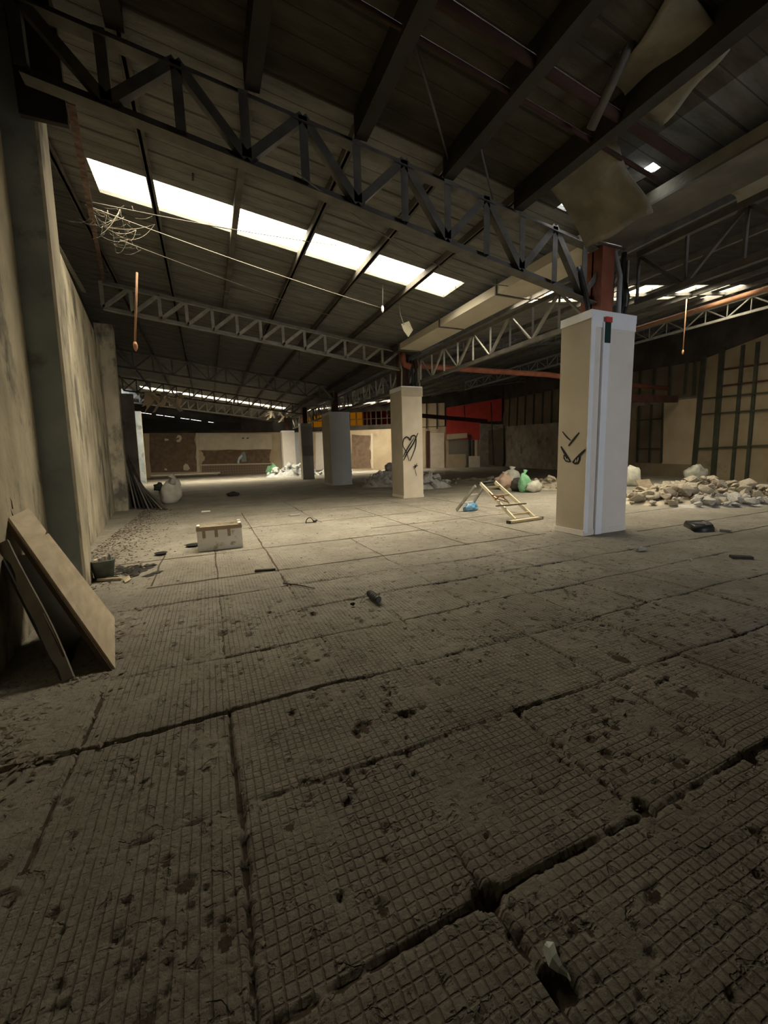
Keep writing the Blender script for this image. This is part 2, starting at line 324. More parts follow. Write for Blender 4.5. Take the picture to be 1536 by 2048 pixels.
# ================================================================== FLOOR
def Xw(y): return -1.72-0.112*(y-5.5)    # inner face of the left wall
def build_floor():
    x0, x1, y0, y1, d = -2.6, 7.0, 0.1, 5.4, 0.008
    xs = np.linspace(x0, x1, int(round((x1-x0)/d))+1); ys = np.linspace(y0, y1, int(round((y1-y0)/d))+1); nx, ny = len(xs), len(ys)
    X, Y = np.meshgrid(xs, ys)
    rs = np.random.RandomState(5)
    def vnoise(sc, seed):
        r = np.random.RandomState(seed); g = r.rand(140, 140)
        u = (X+10)*sc; v = (Y+10)*sc; i = np.floor(u).astype(int); j = np.floor(v).astype(int); fu = u-i; fv = v-j
        fu = fu*fu*(3-2*fu); fv = fv*fv*(3-2*fv); i %= 139; j %= 139
        return (g[j,i]*(1-fu)+g[j,i+1]*fu)*(1-fv)+(g[j+1,i]*(1-fu)+g[j+1,i+1]*fu)*fv
    n1, n2, n3 = vnoise(6, 1), vnoise(17, 2), vnoise(40, 3)
    edge = (n2-0.5)*0.022+(n3-0.5)*0.014
    S = 0.757
    H = (vnoise(1.5, 9)-0.5)*0.02
    gi = np.floor(X/S).astype(int); gj = np.floor((Y-0.95)/0.75).astype(int)
    tilt = np.random.RandomState(11).uniform(-1, 1, (60, 60, 3))
    lx = X/S-gi-0.5; ly = (Y-0.95)/0.75-gj-0.5
    t = tilt[gi+20, gj+20]
    slab = t[...,0]*0.006+t[...,1]*lx*0.010+t[...,2]*ly*0.010
    H += slab
    soil = np.zeros_like(H)
    def joint(dist, w, depth, on, fade):
        nonlocal H, soil
        m = np.clip(1-(np.abs(dist)+edge*0.6-w)/0.008, 0, 1)*on
        H -= m*depth*fade; soil = np.maximum(soil, m*(fade > 0.5))
        # rounded, chipped shoulders beside the joint
        sh = np.exp(-np.maximum(np.abs(dist)-w, 0)/0.02)*on*np.clip(n1*1.6-0.5, 0, 1)
        H -= sh*0.006*fade
    def smooth(v, a, b): return np.clip((v-a)/(b-a), 0, 1)
    def seg(v, a, b, s=0.06): return smooth(v, a-s, a+s)*(1-smooth(v, b-s, b+s))
    for gx, a, b, w, dp in [(0.0,0.1,2.5,.008,.03),(-0.76,1.75,3.05,.008,.02),(0.757,0.1,1.12,.007,.022),(1.52,0.9,1.70,.007,.022),(2.29,0.9,2.75,.008,.03),
                            (3.03,0.5,3.6,.008,.02),(3.8,1.2,5.4,.006,.015),(4.55,0.9,5.4,.006,.015),(2.29,3.3,5.4,.005,.012),(1.52,3.1,3.4,.006,.015),(0.757,4.2,5.4,.006,.015),
                            (0.757,2.45,3.3,.004,.010),(-0.0,3.2,4.9,.003,.008),(5.3,1.5,5.4,.006,.015)]:
        if gx == -0.0 and a > 3: pass
        joint(X-gx-0.008*np.sin(5*Y+gx*7), w, dp, seg(Y, a, b), np.ones_like(X))
    for gy, a, b, w, dp in [(0.95,-0.1,3.3,.005,.018),(2.45,-1.5,0.82,.008,.025),(1.70,1.50,2.31,.007,.02),(0.95,3.3,7,.008,.02),(1.70,2.29,6.5,.006,.012),(2.45,0.8,3.1,.004,.008),
                            (3.20,-0.7,1.5,.005,.012),(3.20,1.5,6.5,.006,.014),(3.95,0.5,6.8,.005,.012),(4.70,-0.8,6.8,.006,.014),(2.45,3.0,6.8,.006,.014),(1.70,-0.7,-0.1,.003,.008),(1.70,0.0,1.5,.003,.007)]:
        joint(Y-gy-0.008*np.sin(4*X+gy*5), w, dp, seg(X, a, b), np.ones_like(X))
    # broken corners where the joints cross
    for cx, cy, r in [(0.757,0.96,.035),(1.545,0.965,.035),(2.29,0.94,.025),(0.0,2.44,.025),(-0.76,2.45,.02),(1.53,1.69,.02),(0.80,0.70,.03)]:
        dd = np.hypot(X-cx, Y-cy)+(n2-0.5)*0.05
        m = np.clip(1-(dd-r)/0.014, 0, 1); H -= m*0.035; soil = np.maximum(soil, m)
    # scoured holes
    r = np.random.RandomState(21)
    clus = [(r.uniform(-1.2, 4.5), r.uniform(0.5, 4.6)) for _ in range(46)]
    for k in range(1500):
        cx, cy = clus[r.randint(46)]
        if r.rand() < 0.6: cx += r.normal(0, .16); cy += r.normal(0, .12)
        else: cx = r.uniform(-1.4, 6); cy = r.uniform(0.4, 5.0)
        rr = abs(r.normal(0, 1))*0.009+0.004
        if k % 12 == 0: rr += r.uniform(.006, .022); e = r.uniform(0.5, 1.6); an = r.uniform(0, 3.1)
        sl = (slice(max(0,int((cy-0.12-y0)/d)), int((cy+0.12-y0)/d)), slice(max(0,int((cx-0.12-x0)/d)), int((cx+0.12-x0)/d)))
        dx = (X[sl]-cx)*math.cos(an)+(Y[sl]-cy)*math.sin(an); dy = -(X[sl]-cx)*math.sin(an)+(Y[sl]-cy)*math.cos(an)
        q = np.hypot(dx/e, dy)+(n3[sl]-0.5)*0.012
        H[sl] -= np.clip(1-(q-rr)/0.008, 0, 1)*r.uniform(0.005, 0.014)
        if rr > 0.011: soil[sl] = np.maximum(soil[sl], (q < rr*0.9).astype(float))
    H += (n3-0.5)*0.0025+(n2-0.5)*0.004
    # blend into the flat far floor at the border
    fade = np.minimum.reduce([smooth(X, x0, x0+0.1), 1-smooth(X, x1-0.2, x1), smooth(Y, y0, y0+0.05), 1-smooth(Y, y1-0.3, y1)])
    H *= fade
    H -= 0.004
    V = np.stack([X, Y, H], -1).reshape(-1, 3)
    idx = np.arange(nx*ny).reshape(ny, nx)
    F = np.stack([idx[:-1,:-1], idx[:-1,1:], idx[1:,1:], idx[1:,:-1]], -1).reshape(-1, 4)
    mi = (np.minimum.reduce([soil[:-1,:-1], soil[:-1,1:], soil[1:,1:], soil[1:,:-1]]) > 0.6).astype(np.int32).ravel()
    # surrounding far floor as big quads around the fine patch
    z = -0.004; B = [(-12,-8.5),(40,-8.5),(40,46),(-12,46)]
    ext = [(x0,y0),(x1,y0),(x1,y1),(x0,y1)]
    ev = [(-12,-8.5),(40,-8.5),(40,46),(-12,46)]+ext
    n0 = len(V); V = np.vstack([V, [(a, b, z) for a, b in ev]])
    EF = np.array([(0,1,5,4),(1,2,6,5),(2,3,7,6),(3,0,4,7)])+n0
    F = np.vstack([F, EF]); mi = np.concatenate([mi, np.zeros(4, np.int32)])
    me = bpy.data.meshes.new('floor'); me.vertices.add(len(V)); me.vertices.foreach_set('co', V.astype(np.float32).ravel())
    me.loops.add(len(F)*4); me.loops.foreach_set('vertex_index', F.astype(np.int32).ravel())
    me.polygons.add(len(F)); me.polygons.foreach_set('loop_start', np.arange(0, len(F)*4, 4, dtype=np.int32)); me.polygons.foreach_set('loop_total', np.full(len(F), 4, np.int32))
    me.materials.append(m_floor); me.materials.append(m_soil); me.polygons.foreach_set('material_index', mi)
    me.polygons.foreach_set('use_smooth', np.ones(len(F), bool)); me.update(); me.validate()
    o = bpy.data.objects.new('floor', me); COL.objects.link(o); o['kind'] = 'structure'
build_floor()

# far joints: narrow open cracks between the slabs, out of the fine patch
def crack(pts, w):
    b = MB(); pts = [Vector(p) for p in pts]; fine = []
    for i in range(len(pts)-1):
        n = max(2, int((pts[i+1]-pts[i]).length/0.25))
        fine += [pts[i].lerp(pts[i+1], k/n)+Vector((rnd.uniform(-.012,.012), rnd.uniform(-.012,.012), 0)) for k in range(n)]
    fine.append(pts[-1]); vs = []
    for i, p in enumerate(fine):
        d = (fine[min(i+1,len(fine)-1)]-fine[max(i-1,0)]).normalized(); s = Vector((-d.y, d.x, 0)); ww = w*rnd.uniform(0.5, 1.4)/2
        vs += [p+s*ww, p-s*ww]
    b.add([(v.x, v.y, 0.0) for v in vs], [(2*i, 2*i+1, 2*i+3, 2*i+2) for i in range(len(fine)-1)]); return b
fj = MB()
for x, a, b_ in [(0.0,5.4,8.5),(0.757,5.4,12),(2.29,5.4,7),(2.29,9,14),(3.8,5.4,11),(5.3,5.4,16),(6.8,6.5,12),(-0.76,5.5,7.6)]:
    c = crack([(x,a,0),(x,b_,0)], 0.022); fj.add(c.v, c.f)
for y, a, b_ in [(5.45,-0.8,5.5),(6.95,-1.5,4),(7.7,3,6.8),(9.2,-0.5,5),(11.4,0,5.6),(14.5,0,5.5),(4.75,6.95,13),(3.9,6.95,9.5),(6.2,7.2,14)]:
    c = crack([(a,y,0),(b_,y,0)], 0.03); fj.add(c.v, c.f)
o = fj.build('trim_1', m_soil); o['kind'] = 'structure'

# ================================================================== WALLS
LEAN = 0.026      # the old wall and its pilasters bulge inwards towards the top
def wl(y0, y1, off=0.0): return (Xw(y0)+off, y0), (Xw(y1)+off, y1)
b = MB()
for y0, y1 in [(-8.3, 5.6), (5.6, 43)]:
    b.hexa([(Xw(y0)-.4,y0,-.1),(Xw(y0),y0,-.1),(Xw(y1),y1,-.1),(Xw(y1)-.4,y1,-.1),(Xw(y0)-.4,y0,5.0),(Xw(y0)+LEAN*5,y0,5.0),(Xw(y1)+LEAN*5,y1,5.0),(Xw(y1)-.4,y1,5.0)])
b.cur = 1
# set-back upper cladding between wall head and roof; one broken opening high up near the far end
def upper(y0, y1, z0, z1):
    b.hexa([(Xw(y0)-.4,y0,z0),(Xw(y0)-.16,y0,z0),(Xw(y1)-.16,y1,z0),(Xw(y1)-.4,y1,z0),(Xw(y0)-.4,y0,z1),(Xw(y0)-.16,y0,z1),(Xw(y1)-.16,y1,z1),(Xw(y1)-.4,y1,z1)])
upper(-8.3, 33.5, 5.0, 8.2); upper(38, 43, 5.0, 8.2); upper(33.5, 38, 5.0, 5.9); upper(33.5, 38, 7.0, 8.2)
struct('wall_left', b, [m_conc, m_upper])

def pilaster(name, y, dep, wid, ztop, mfront, mside):
    b = MB(); xw = Xw(y); d = Vector((-0.111, 0.994, 0)); n = Vector((0.994, 0.111, 0))
    p0 = Vector((xw-0.1, y, -0.02)); N_ = 12
    ch = 0.025
    prof = [p0, p0+n*(dep+.1-ch), p0+n*(dep+.1)+d*ch, p0+n*(dep+.1)+d*wid, p0+d*wid]
    vs = []
    for z in (0, ztop): vs += [(q.x+LEAN*z, q.y, z-0.02) for q in prof]
    b.add(vs, [(0,1,2,3,4)[::-1], (5,6,7,8,9)]); b.cur = 0; b.add(vs, [(0,1,6,5)]); b.cur = 1; b.add(vs, [(1,2,7,6),(2,3,8,7),(3,4,9,8),(4,0,5,9)])
    o = b.build(name, [mfront, mside]); o['kind'] = 'structure'; return o
pilaster('trim_2', 5.62, 0.30, 0.62, 5.9, m_conc_d, m_conc)
pilaster('trim_3', 14.8, 0.36, 0.8, 5.6, m_conc, m_conc)
pilaster('trim_4', 24.0, 0.55, 0.6, 4.9, m_rough, m_rough)
pilaster('trim_5', 33.0, 0.75, 0.5, 5.0, m_conc_d, m_beige)
b = MB(); b.hexa([(-1.9,2.2,-.02),(-1.36,2.2,-.02),(-1.36,3.22,-.02),(-1.9,3.22,-.02),(-1.9,2.2,1.1),(-1.36,2.2,1.1),(-1.52,3.22,1.1),(-1.9,3.22,1.1)])
struct('trim_6', b, m_bluewall)

# rear wall behind the viewer with its wide doorway
b = MB(); b.box((-12,-8.4,-.1),(6.6,-8.15,9)); b.box((10.6,-8.4,-.1),(40,-8.15,9)); b.box((6.6,-8.4,3.3),(10.6,-8.15,9))
b.box((-12,-1.9,-.1),(4.8,-1.7,9)); b.box((4.8,-8.15,-.1),(5.0,-1.7,9))  # unseen partitions, added to keep doorway light off the near floor
struct('wall_rear_and_blockers', b, m_upper)
# far wall in two straight runs, with an opening strip (yellow and orange sheets) above the low wall
A0, A1, A2 = (-6.0, 42.2), (9.0, 42.0), (26.15, 31.6)
def walk(a, b, s): return (a[0]+(b[0]-a[0])*s, a[1]+(b[1]-a[1])*s)
def wallseg(b, a, c, z0, z1, t=0.25, off=0.0):
    d = Vector((c[0]-a[0], c[1]-a[1], 0)).normalized(); n = Vector((d.y, -d.x, 0))   # n faces the room
    p = [Vector((a[0],a[1],0))+n*off, Vector((c[0],c[1],0))+n*off]
    q = [p[0], p[1], p[1]-n*t, p[0]-n*t]
    b.hexa([(v.x,v.y,z0) for v in q]+[(v.x,v.y,z1) for v in q])
b = MB(); wallseg(b, A0, A1, -.1, 4.02); wallseg(b, A1, A2, -.1, 4.0)
b.cur = 1; wallseg(b, A0, A1, 4.02, 4.25, off=0.03); wallseg(b, A1, A2, 4.0, 4.45, off=0.03)
zs = lambda x: 5.78-(x+4.82)*0.1452
b.hexa([(-8,42.1,4.2),(3,42.1,4.2),(3,42.3,4.2),(-8,42.3,4.2),(-8,42.1,zs(-8)),(3,42.1,zs(3)),(3,42.3,zs(3)),(-8,42.3,zs(-8))])
b.hexa([(-8,42.1,zs(-8)+.028),(3,42.1,zs(3)+.028),(3,42.3,zs(3)+.028),(-8,42.3,zs(-8)+.028),(-8,42.1,9),(3,42.1,9),(3,42.3,9),(-8,42.3,9)])
b.box((3,42.05,4.2),(9,42.3,9))
for xx, ww_ in ((-4.2,.35),(-3.3,.12),(-2.4,.5),(-1.2,.15),(-.2,.6),(1.0,.4),(2.0,.2)): b.box((xx,42.08,zs(xx)-.12),(xx+ww_,42.31,zs(xx)+.1))
def s_at(x): p = atW(x, 845, A1, A2); return (p.x-A1[0])/(A2[0]-A1[0])
SE = s_at(799)
wallseg(b, A1, walk(A1,A2,SE), 5.75, 9, t=0.2); wallseg(b, walk(A1,A2,SE), A2, 4.45, 9, t=0.2)
struct('wall_back', b, [m_beige, m_upper])
for k, (x0_, x1_, m) in enumerate([(594,652,m_yel),(652,700,m_ora),(700,726,m_yel),(726,742,m_ora),(742,763,m_ora2),(763,786,m_ora),(786,799,m_yel)]):
    s0, s1 = max(0.0, s_at(x0_)), min(SE, s_at(x1_))
    b = MB(); wallseg(b, walk(A1,A2,s0), walk(A1,A2,s1), 4.45, 5.75, t=0.004, off=-0.1)
    o = struct('window_%d' % (k+1), b, m)
    f = MB()
    for s in (s0, (s0+s1)/2):
        p = walk(A1, A2, s); f.bar((p[0],p[1],4.45), (p[0],p[1],5.75), 0.09)
    pa, pb = walk(A1,A2,s0), walk(A1,A2,s1); f.bar((pa[0],pa[1],5.05), (pb[0],pb[1],5.05), 0.06)
    fo = f.build('window_frame', m_upper); fo.parent = o
# right wall
W0, W1 = (14.8, -8.0), (26.15, 31.6)
R0, R1 = (19.44, 8.31), (26.15, 31.6)
b = MB()
rn = Vector((R1[1]-R0[1], -(R1[0]-R0[0]), 0)).normalized()
p0 = Vector((R0[0],R0[1],0))-(Vector((R1[0]-R0[0], R1[1]-R0[1],0)).normalized())*17.0
q = [p0, Vector((*R1,0)), Vector((*R1,0))+rn*.3, p0+rn*.3]
b.hexa([(v.x,v.y,-.1) for v in q]+[(v.x,v.y,5.1) for v in q]); b.cur = 1
b.hexa([(v.x,v.y,5.1) for v in q]+[(v.x,v.y,9.0) for v in q])
struct('wall_right', b, [m_rough, m_upper])

# ================================================================== ROOF
def roof(b, zf, x0, x1, y0, y1, t=0.06): b.hexa([(x0,y0,zf(x0)),(x1,y0,zf(x1)),(x1,y1,zf(x1)),(x0,y1,zf(x0)),(x0,y0,zf(x0)+t),(x1,y0,zf(x1)+t),(x1,y1,zf(x1)+t),(x0,y1,zf(x0)+t)])
b = MB()
LX0, LX1 = -7.5, 6.2
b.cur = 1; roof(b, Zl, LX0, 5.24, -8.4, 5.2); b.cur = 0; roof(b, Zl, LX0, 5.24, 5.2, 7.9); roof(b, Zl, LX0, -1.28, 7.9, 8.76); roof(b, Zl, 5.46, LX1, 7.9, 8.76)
roof(b, Zl, 5.24, LX1, -8.4, 3.9); roof(b, Zl, 5.24, 5.60, 3.9, 4.98); roof(b, Zl, 5.76, LX1, 3.9, 4.98); roof(b, Zl, 5.42, LX1, 4.98, 5.14); roof(b, Zl, 5.24, LX1, 5.14, 7.9)
roof(b, Zl, LX0, LX1, 8.76, 30.8); roof(b, Zl, LX0, -3.6, 30.8, 31.9); roof(b, Zl, 5.7, LX1, 30.8, 31.9); roof(b, Zl, LX0, LX1, 31.9, 43)
b.cur = 0
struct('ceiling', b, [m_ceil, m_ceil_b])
b = MB(); RX0, RX1 = 6.2, 31
cells = [(7.2,7.75),(7.95,8.7),(9.0,10.1),(10.35,10.9),(11.3,12.1),(12.5,13.1),(13.5,14.1),(14.5,15.2),(15.7,16.3)]
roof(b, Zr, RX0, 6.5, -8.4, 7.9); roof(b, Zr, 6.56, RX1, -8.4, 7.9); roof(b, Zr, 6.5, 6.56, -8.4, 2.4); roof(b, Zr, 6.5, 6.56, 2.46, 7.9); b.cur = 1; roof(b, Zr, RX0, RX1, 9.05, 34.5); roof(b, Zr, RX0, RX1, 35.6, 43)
prev = RX0
for c0, c1 in cells: roof(b, Zr, prev, c0, 7.9, 9.05); prev = c1
roof(b, Zr, prev, RX1, 7.9, 9.05)
roof(b, Zr, RX0, 7.0, 34.5, 35.6); roof(b, Zr, 17.0, RX1, 34.5, 35.6)
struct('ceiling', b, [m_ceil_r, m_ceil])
# translucent skylight sheets
def skylight(zf, x0, x1, y0, y1, label, group=None):
    b = MB(); n = max(4, int((y1-y0)/0.05)); vs = []
    for k in range(n+1):
        y = y0-0.03+(y1-y0+0.06)*k/n; dz = 0.068+0.012*math.sin(k*1.6)
        vs += [(x0-.03, y, zf(x0-.03)+dz), (x1+.03, y, zf(x1+.03)+dz)]
    b.add(vs, [(2*k,2*k+1,2*k+3,2*k+2) for k in range(n)])
    return single('skylight_sheet', b, m_sky1, label, 'skylight', (x0, y0, zf(x0)), group)
skylight(Zl, -1.28, 5.46, 7.9, 8.76, 'long glowing translucent roof sheet crossing the left bay above the floor')
skylight(Zl, -3.6, 5.7, 30.8, 31.9, 'distant glowing translucent roof sheet low over the far end of the left bay')
rl = ['beside the valley gutter', 'second from the valley gutter', 'widest one left of the red post', 'narrow one just left of the red post', 'just right of the red post', 'second one right of the red post',
      'over the hanging rod on the right', 'right of the hanging rod', 'nearest the right wall']
for (c0, c1), s in zip(cells, rl): skylight(Zr, c0, c1, 7.9, 9.05, 'small glowing roof sheet of the right bay, '+s, 'skylight cells of the right bay')
skylight(Zr, 7.0, 17.0, 34.5, 35.6, 'distant thin bright roof sheet over the far end of the right bay')

# purlins
pl = ['along the left wall head', 'second from the left wall', 'third from the left wall', 'fourth from the left wall', 'fifth from the left wall', 'next to the valley gutter']
for x, s in zip((-1.72, -0.47, 0.79, 2.05, 3.3, 4.5), pl):
    z = Zl(x); b = MB()
    b.cur = 1; b.bar((x, -1.6, z-.14), (x, 5.15, z-.14), 0.16, 0.28); b.cur = 0; b.bar((x, 5.15, z-.06), (x, 42, z-.06), 0.06, 0.12)  # near length made thicker and darker to imitate shadow bands beside the purlins
    b.bar((x+.03, 5.15, z-.115), (x+.03, 42, z-.115), 0.08, 0.01)
    single('roof_purlin', b, [m_purlin, m_purlin_d], 'long straight steel roof purlin of the left bay, '+s, 'purlin', (x, 5, z-.2), 'purlins of the left bay')
b = MB()
for x, s in zip((-3.0, -4.2), ('outer far run', 'outermost far run')):
    z = Zl(x); b = MB(); b.bar((x, 17+(-3.0-x)*9, z-.06), (x, 42, z-.06), 0.06, 0.12)
    single('roof_purlin', b, m_purlin, 'steel roof purlin close to the left wall at the far end, '+s, 'purlin', (x, 30, z-.12), 'purlins of the left bay')
for k, x in enumerate((7.85, 10.22, 12.3, 14.3, 16.0, 18.2, 20.4, 22.6)):
    z = Zr(x); b = MB(); b.bar((x, -8, z-.07), (x, 6 if x > 15 and x < 15 else 40, z-.07), 0.07, 0.13)
    if x > 17: b = MB(); b.bar((x, (x-17.05)/0.288+.5, z-.07), (x, 38, z-.07), 0.07, 0.13)
    single('roof_purlin', b, m_steel, 'dark steel roof purlin of the right bay, number of bays out from the gutter: '+['one','two','three','four','five','six','seven','eight'][k], 'purlin', (x, 8, z-.14), 'purlins of the right bay')

# trusses
def truss(name, Bf, Tf, s0, s1, n, pat, label, group, mb_, mw, wc=0.09, ww=0.05, skip=()):
    root = thing(name, Bf(s0), label, 'truss', group)
    b = MB(); b.angle(Bf(s0), Bf(s1), wc, 0.012); b.build('bottom_chord', mb_, root)
    b = MB(); b.angle(Tf(s0), Tf(s1), wc, 0.012); b.build('top_chord', mb_, root)
    for k in range(n+1):
        s = s0+(s1-s0)*k/n
        b = MB(); b.angle(Bf(s), Tf(s), ww, 0.007, up=(0,1,0)); b.build('vertical_bar', mw, root)
        if k < n:
            e = s0+(s1-s0)*(k+1)/n
            if pat == '/': a, c = Bf(s), Tf(e)
            elif pat == '\\': a, c = Tf(s), Bf(e)
            else: a, c = (Tf(s), Bf(e)) if (k % 2 == (0 if pat == 'V' else 1)) else (Bf(s), Tf(e))
            b = MB(); b.angle(a, c, ww, 0.007, up=(0,1,0)); b.build('diagonal_bar', mw, root)
    return root
def lin(Y, z0, k): return lambda s: Vector((s, Y, z0+k*s))
truss('roof_truss', lin(5.2, 4.92, -.155), lin(5.2, 5.56, -.125), -1.26, 6.54, 12, 'V', 'nearest dark steel roof truss between left pilaster and the large white column', 'left bay trusses', m_steel, m_steel, 0.15, 0.10)
truss('roof_truss', lin(12.55, 5.07, -.129), lin(12.55, 5.67, -.135), -2.05, 6.1, 13, '/', 'second grey steel roof truss, ending over the column with the heart graffiti', 'left bay trusses', m_steel_g, m_steel_g, 0.11, 0.08)
truss('roof_truss', lin(20.2, 5.05, -.125), lin(20.2, 5.72, -.13), -3.2, 6.1, 13, 'V', 'third dark roof truss from the viewer in the left bay', 'left bay trusses', m_steel, m_steel, 0.09, 0.06)
truss('roof_truss', lin(27.4, 5.05, -.12), lin(27.4, 5.70, -.13), -4.0, 6.1, 15, '/', 'fourth dark roof truss from the viewer, just before the far skylight', 'left bay trusses', m_steel, m_steel, 0.09, 0.06)
truss('roof_truss', lin(35.0, 5.25, -.12), lin(35.0, 5.98, -.13), -4.8, 6.1, 17, '/', 'farthest pale steel truss below the distant skylight of the left bay', 'left bay trusses', m_steel_g, m_steel_g, 0.11, 0.08)
for Y, n, s in ((12.55, 16, 'first'), (20.2, 20, 'second'), (27.4, 22, 'third')):
    xe = 17.05+0.288*Y-0.1
    truss('roof_truss', (lambda s, Y=Y: Vector((s, Y, 3.95+.13*s))), (lambda s, Y=Y: Vector((s, Y, 4.22+.13*s))), 6.9, xe, n, '/', s+' dark steel cross truss of the right bay behind the columns', 'right bay cross trusses', m_steel, m_steel, 0.08, 0.05)
def ylin(X, z): return lambda s: Vector((X, s, z))
names = ['near dark longitudinal truss running from the large white column towards the viewer', 'longitudinal truss spanning between the large white column and the heart graffiti column',
         'longitudinal truss between the heart graffiti column and the wide grey column', 'longitudinal truss between the wide grey column and the narrow grey column', 'farthest longitudinal truss over the row of columns']
for (a, c), s in zip([(-2.5, 4.9), (5.1, 12.4), (12.6, 20.1), (20.1, 27.4), (27.4, 34.6)], names):
    truss('valley_truss', ylin(6.8, 3.88), ylin(6.8, 4.62), a, c, 10, 'V', s, 'valley trusses over the columns', m_steel, m_steel_g if a > 4 else m_steel, 0.09, 0.055)
r_ = truss('wall_side_truss', ylin(16.6, 5.72), ylin(16.6, 6.2), 4.0, 24.0, 30, 'V', 'long truss with an orange-red top tube near the right wall', None, m_steel_g, m_steel_g, 0.08, 0.04)
b = MB(); b.tube([(16.55, 5.0, 6.28), (16.55, 14.2, 6.28)], 0.09, 12); o = b.build('top_tube', m_orange, r_); o['label'] = 'orange-red top tube'

b = MB(); b.bar((6.7, 8.47, Zr(6.7)-.06), (17.2, 8.47, Zr(17.2)-.06), 0.09, 0.08); single('roof_batten', b, m_steel, 'long dark batten crossing the small right bay skylights', 'batten', (6.7, 8.47, 5.1))
# rusty tie along the left wall head, bracing rods, tube pairs
b = MB(); b.angle(atY(141,200,5.3), atY(207,560,12.5), 0.075, 0.012); single('wall_tie', b, m_rust_l, 'rust-red steel tie running along the left wall between the first two trusses', 'steel tie', (-1.05,5.3,5.02))
b = MB(); b.angle((-1.75,5.9,4.9), (-2.3,12.0,5.5), 0.08, 0.012); single('wall_tie', b, m_steel_g, 'thin grey steel tie behind the rusty one at the left wall head', 'steel tie', (-1.75,5.9,4.9))
b = MB(); b.box((-1.42,5.54,4.95), (-1.02,5.60,6.0)); b.box((-1.42,5.35,5.80),(-1.02,5.54,6.0)); single('steel_bracket_post', b, m_upper, 'dark brown steel plate post on top of the nearest pilaster', 'steel post', (-1.42,5.35,4.66))
for k, (y, lab) in enumerate(((3.50, 'nearer dark red tube of the pair under the roof above the viewer'), (3.85, 'thinner dark tube beside the red one under the roof'))):
    b = MB(); b.tube([(-1.0,y,Zl(-1.0)-.22), (5.6,y,Zl(5.6)-.22)], 0.05 if k == 0 else 0.025, 8); single('roof_tube', b, m_tube_d, lab, 'tube', (2,y,5.4), 'tubes under the near roof')
b = MB(); b.tube([(4.05,3.0,5.45), (4.15,3.62,4.95)], 0.05, 8); single('hanging_strut', b, m_steel, 'short black strut hanging beside the torn ceiling board', 'strut', (4.1,3.0,5.2))
for k, (a, c, s) in enumerate([((2.1,3.9,5.45),(3.35,5.15,5.28),'right of the fourth purlin'), ((3.4,4.6,5.25),(4.5,5.6,5.08),'right of the fifth purlin')]):
    b = MB(); b.tube([a, c], 0.014, 6); single('bracing_rod', b, m_steel, 'thin diagonal bracing rod under the near roof, '+s, 'rod', a, 'bracing rods')

# valley gutter over the columns
g = thing('valley_gutter', (5.9, 4.0, 4.74), 'cream metal box gutter running along the valley above the columns', 'gutter')
for a, c in [(-2.0, 5.0), (5.06, 7.3), (7.36, 12.0), (12.1, 20.0), (20.1, 40.0)]:
    b = MB(); b.box((5.86,a,4.76), (6.62,c,4.79)); b.cur = 1; b.box((5.86,a,4.79),(5.89,c,4.94)); b.cur = 0; b.box((6.59,a,4.79),(6.62,c,5.05)); b.build('gutter_section', [m_gutter_d, m_peel] if a < 5 else ([m_gutter, m_gutter] if a < 12 else [m_upper, m_upper]), g)  # shade put into the colours: near bottoms dark, sides lighter, far sections almost black
for y in (5.03, 7.33, 9.6, 12.05):
    b = MB(); b.box((5.83,y-.02,4.735),(6.65,y+.02,4.757)); b.box((5.83,y-.02,4.757),(5.857,y+.02,5.05)); b.build('gutter_bracket', m_steel, g)

# ================================================================== COLUMNS
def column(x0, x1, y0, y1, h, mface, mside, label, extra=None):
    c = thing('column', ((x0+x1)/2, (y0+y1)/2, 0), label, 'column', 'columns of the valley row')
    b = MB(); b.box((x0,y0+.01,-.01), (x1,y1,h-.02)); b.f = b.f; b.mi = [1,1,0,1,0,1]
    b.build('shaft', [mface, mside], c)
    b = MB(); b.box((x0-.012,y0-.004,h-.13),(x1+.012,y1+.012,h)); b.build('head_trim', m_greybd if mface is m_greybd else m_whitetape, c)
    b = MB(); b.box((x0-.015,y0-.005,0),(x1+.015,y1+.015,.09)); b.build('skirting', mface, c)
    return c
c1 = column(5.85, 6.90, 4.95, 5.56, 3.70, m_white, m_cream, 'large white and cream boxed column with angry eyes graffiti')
b = MB(); b.box((6.10,4.92,0.0), (6.25,4.958,3.52)); b.build('white_strip', m_whitetape, c1)
b = MB(); b.box((5.85,4.945,3.44), (6.9,4.958,3.57)); b.build('white_band', m_whitetape, c1)
b = MB(); b.box((5.852,4.94,0.05), (5.94,4.958,3.57)); b.build('corner_strip', m_whitetape, c1)
b = MB(); b.box((6.125,4.905,3.20), (6.245,4.922,3.52)); slot = b.build('slot_cover', m_green, c1)
b = MB(); b.box((6.12,4.895,3.52), (6.26,4.922,3.60)); sub('red_tape', b, m_redtape, c1, slot)
c2 = column(6.02, 6.77, 12.28, 13.2, 3.70, m_plaster, m_cream, 'cream column with heart graffiti')
b = MB(); b.box((6.0,12.262,3.38), (6.79,12.28,3.66)); b.cur=0; b.build('torn_head_band', m_cream, c2)
column(5.79, 6.86, 20.1, 21.6, 3.70, m_greybd, m_cream, 'wide grey fronted column behind the heart graffiti column')
c4 = column(5.83, 6.6, 27.16, 27.8, 3.70, m_greybd, m_cream, 'narrow grey column with a darker patched band')
b = MB(); b.box((5.9,27.13,1.55), (6.6,27.162,2.25)); b.build('dark_band', m_greydk, c4)
b = MB(); b.box((5.86,27.14,2.25), (6.62,27.163,3.5)); b.build('upper_board', m_greymid, c4)
column(5.83, 6.85, 34.4, 35.1, 3.70, m_white, m_plaster, 'farthest bright white column behind the rubbish bags')

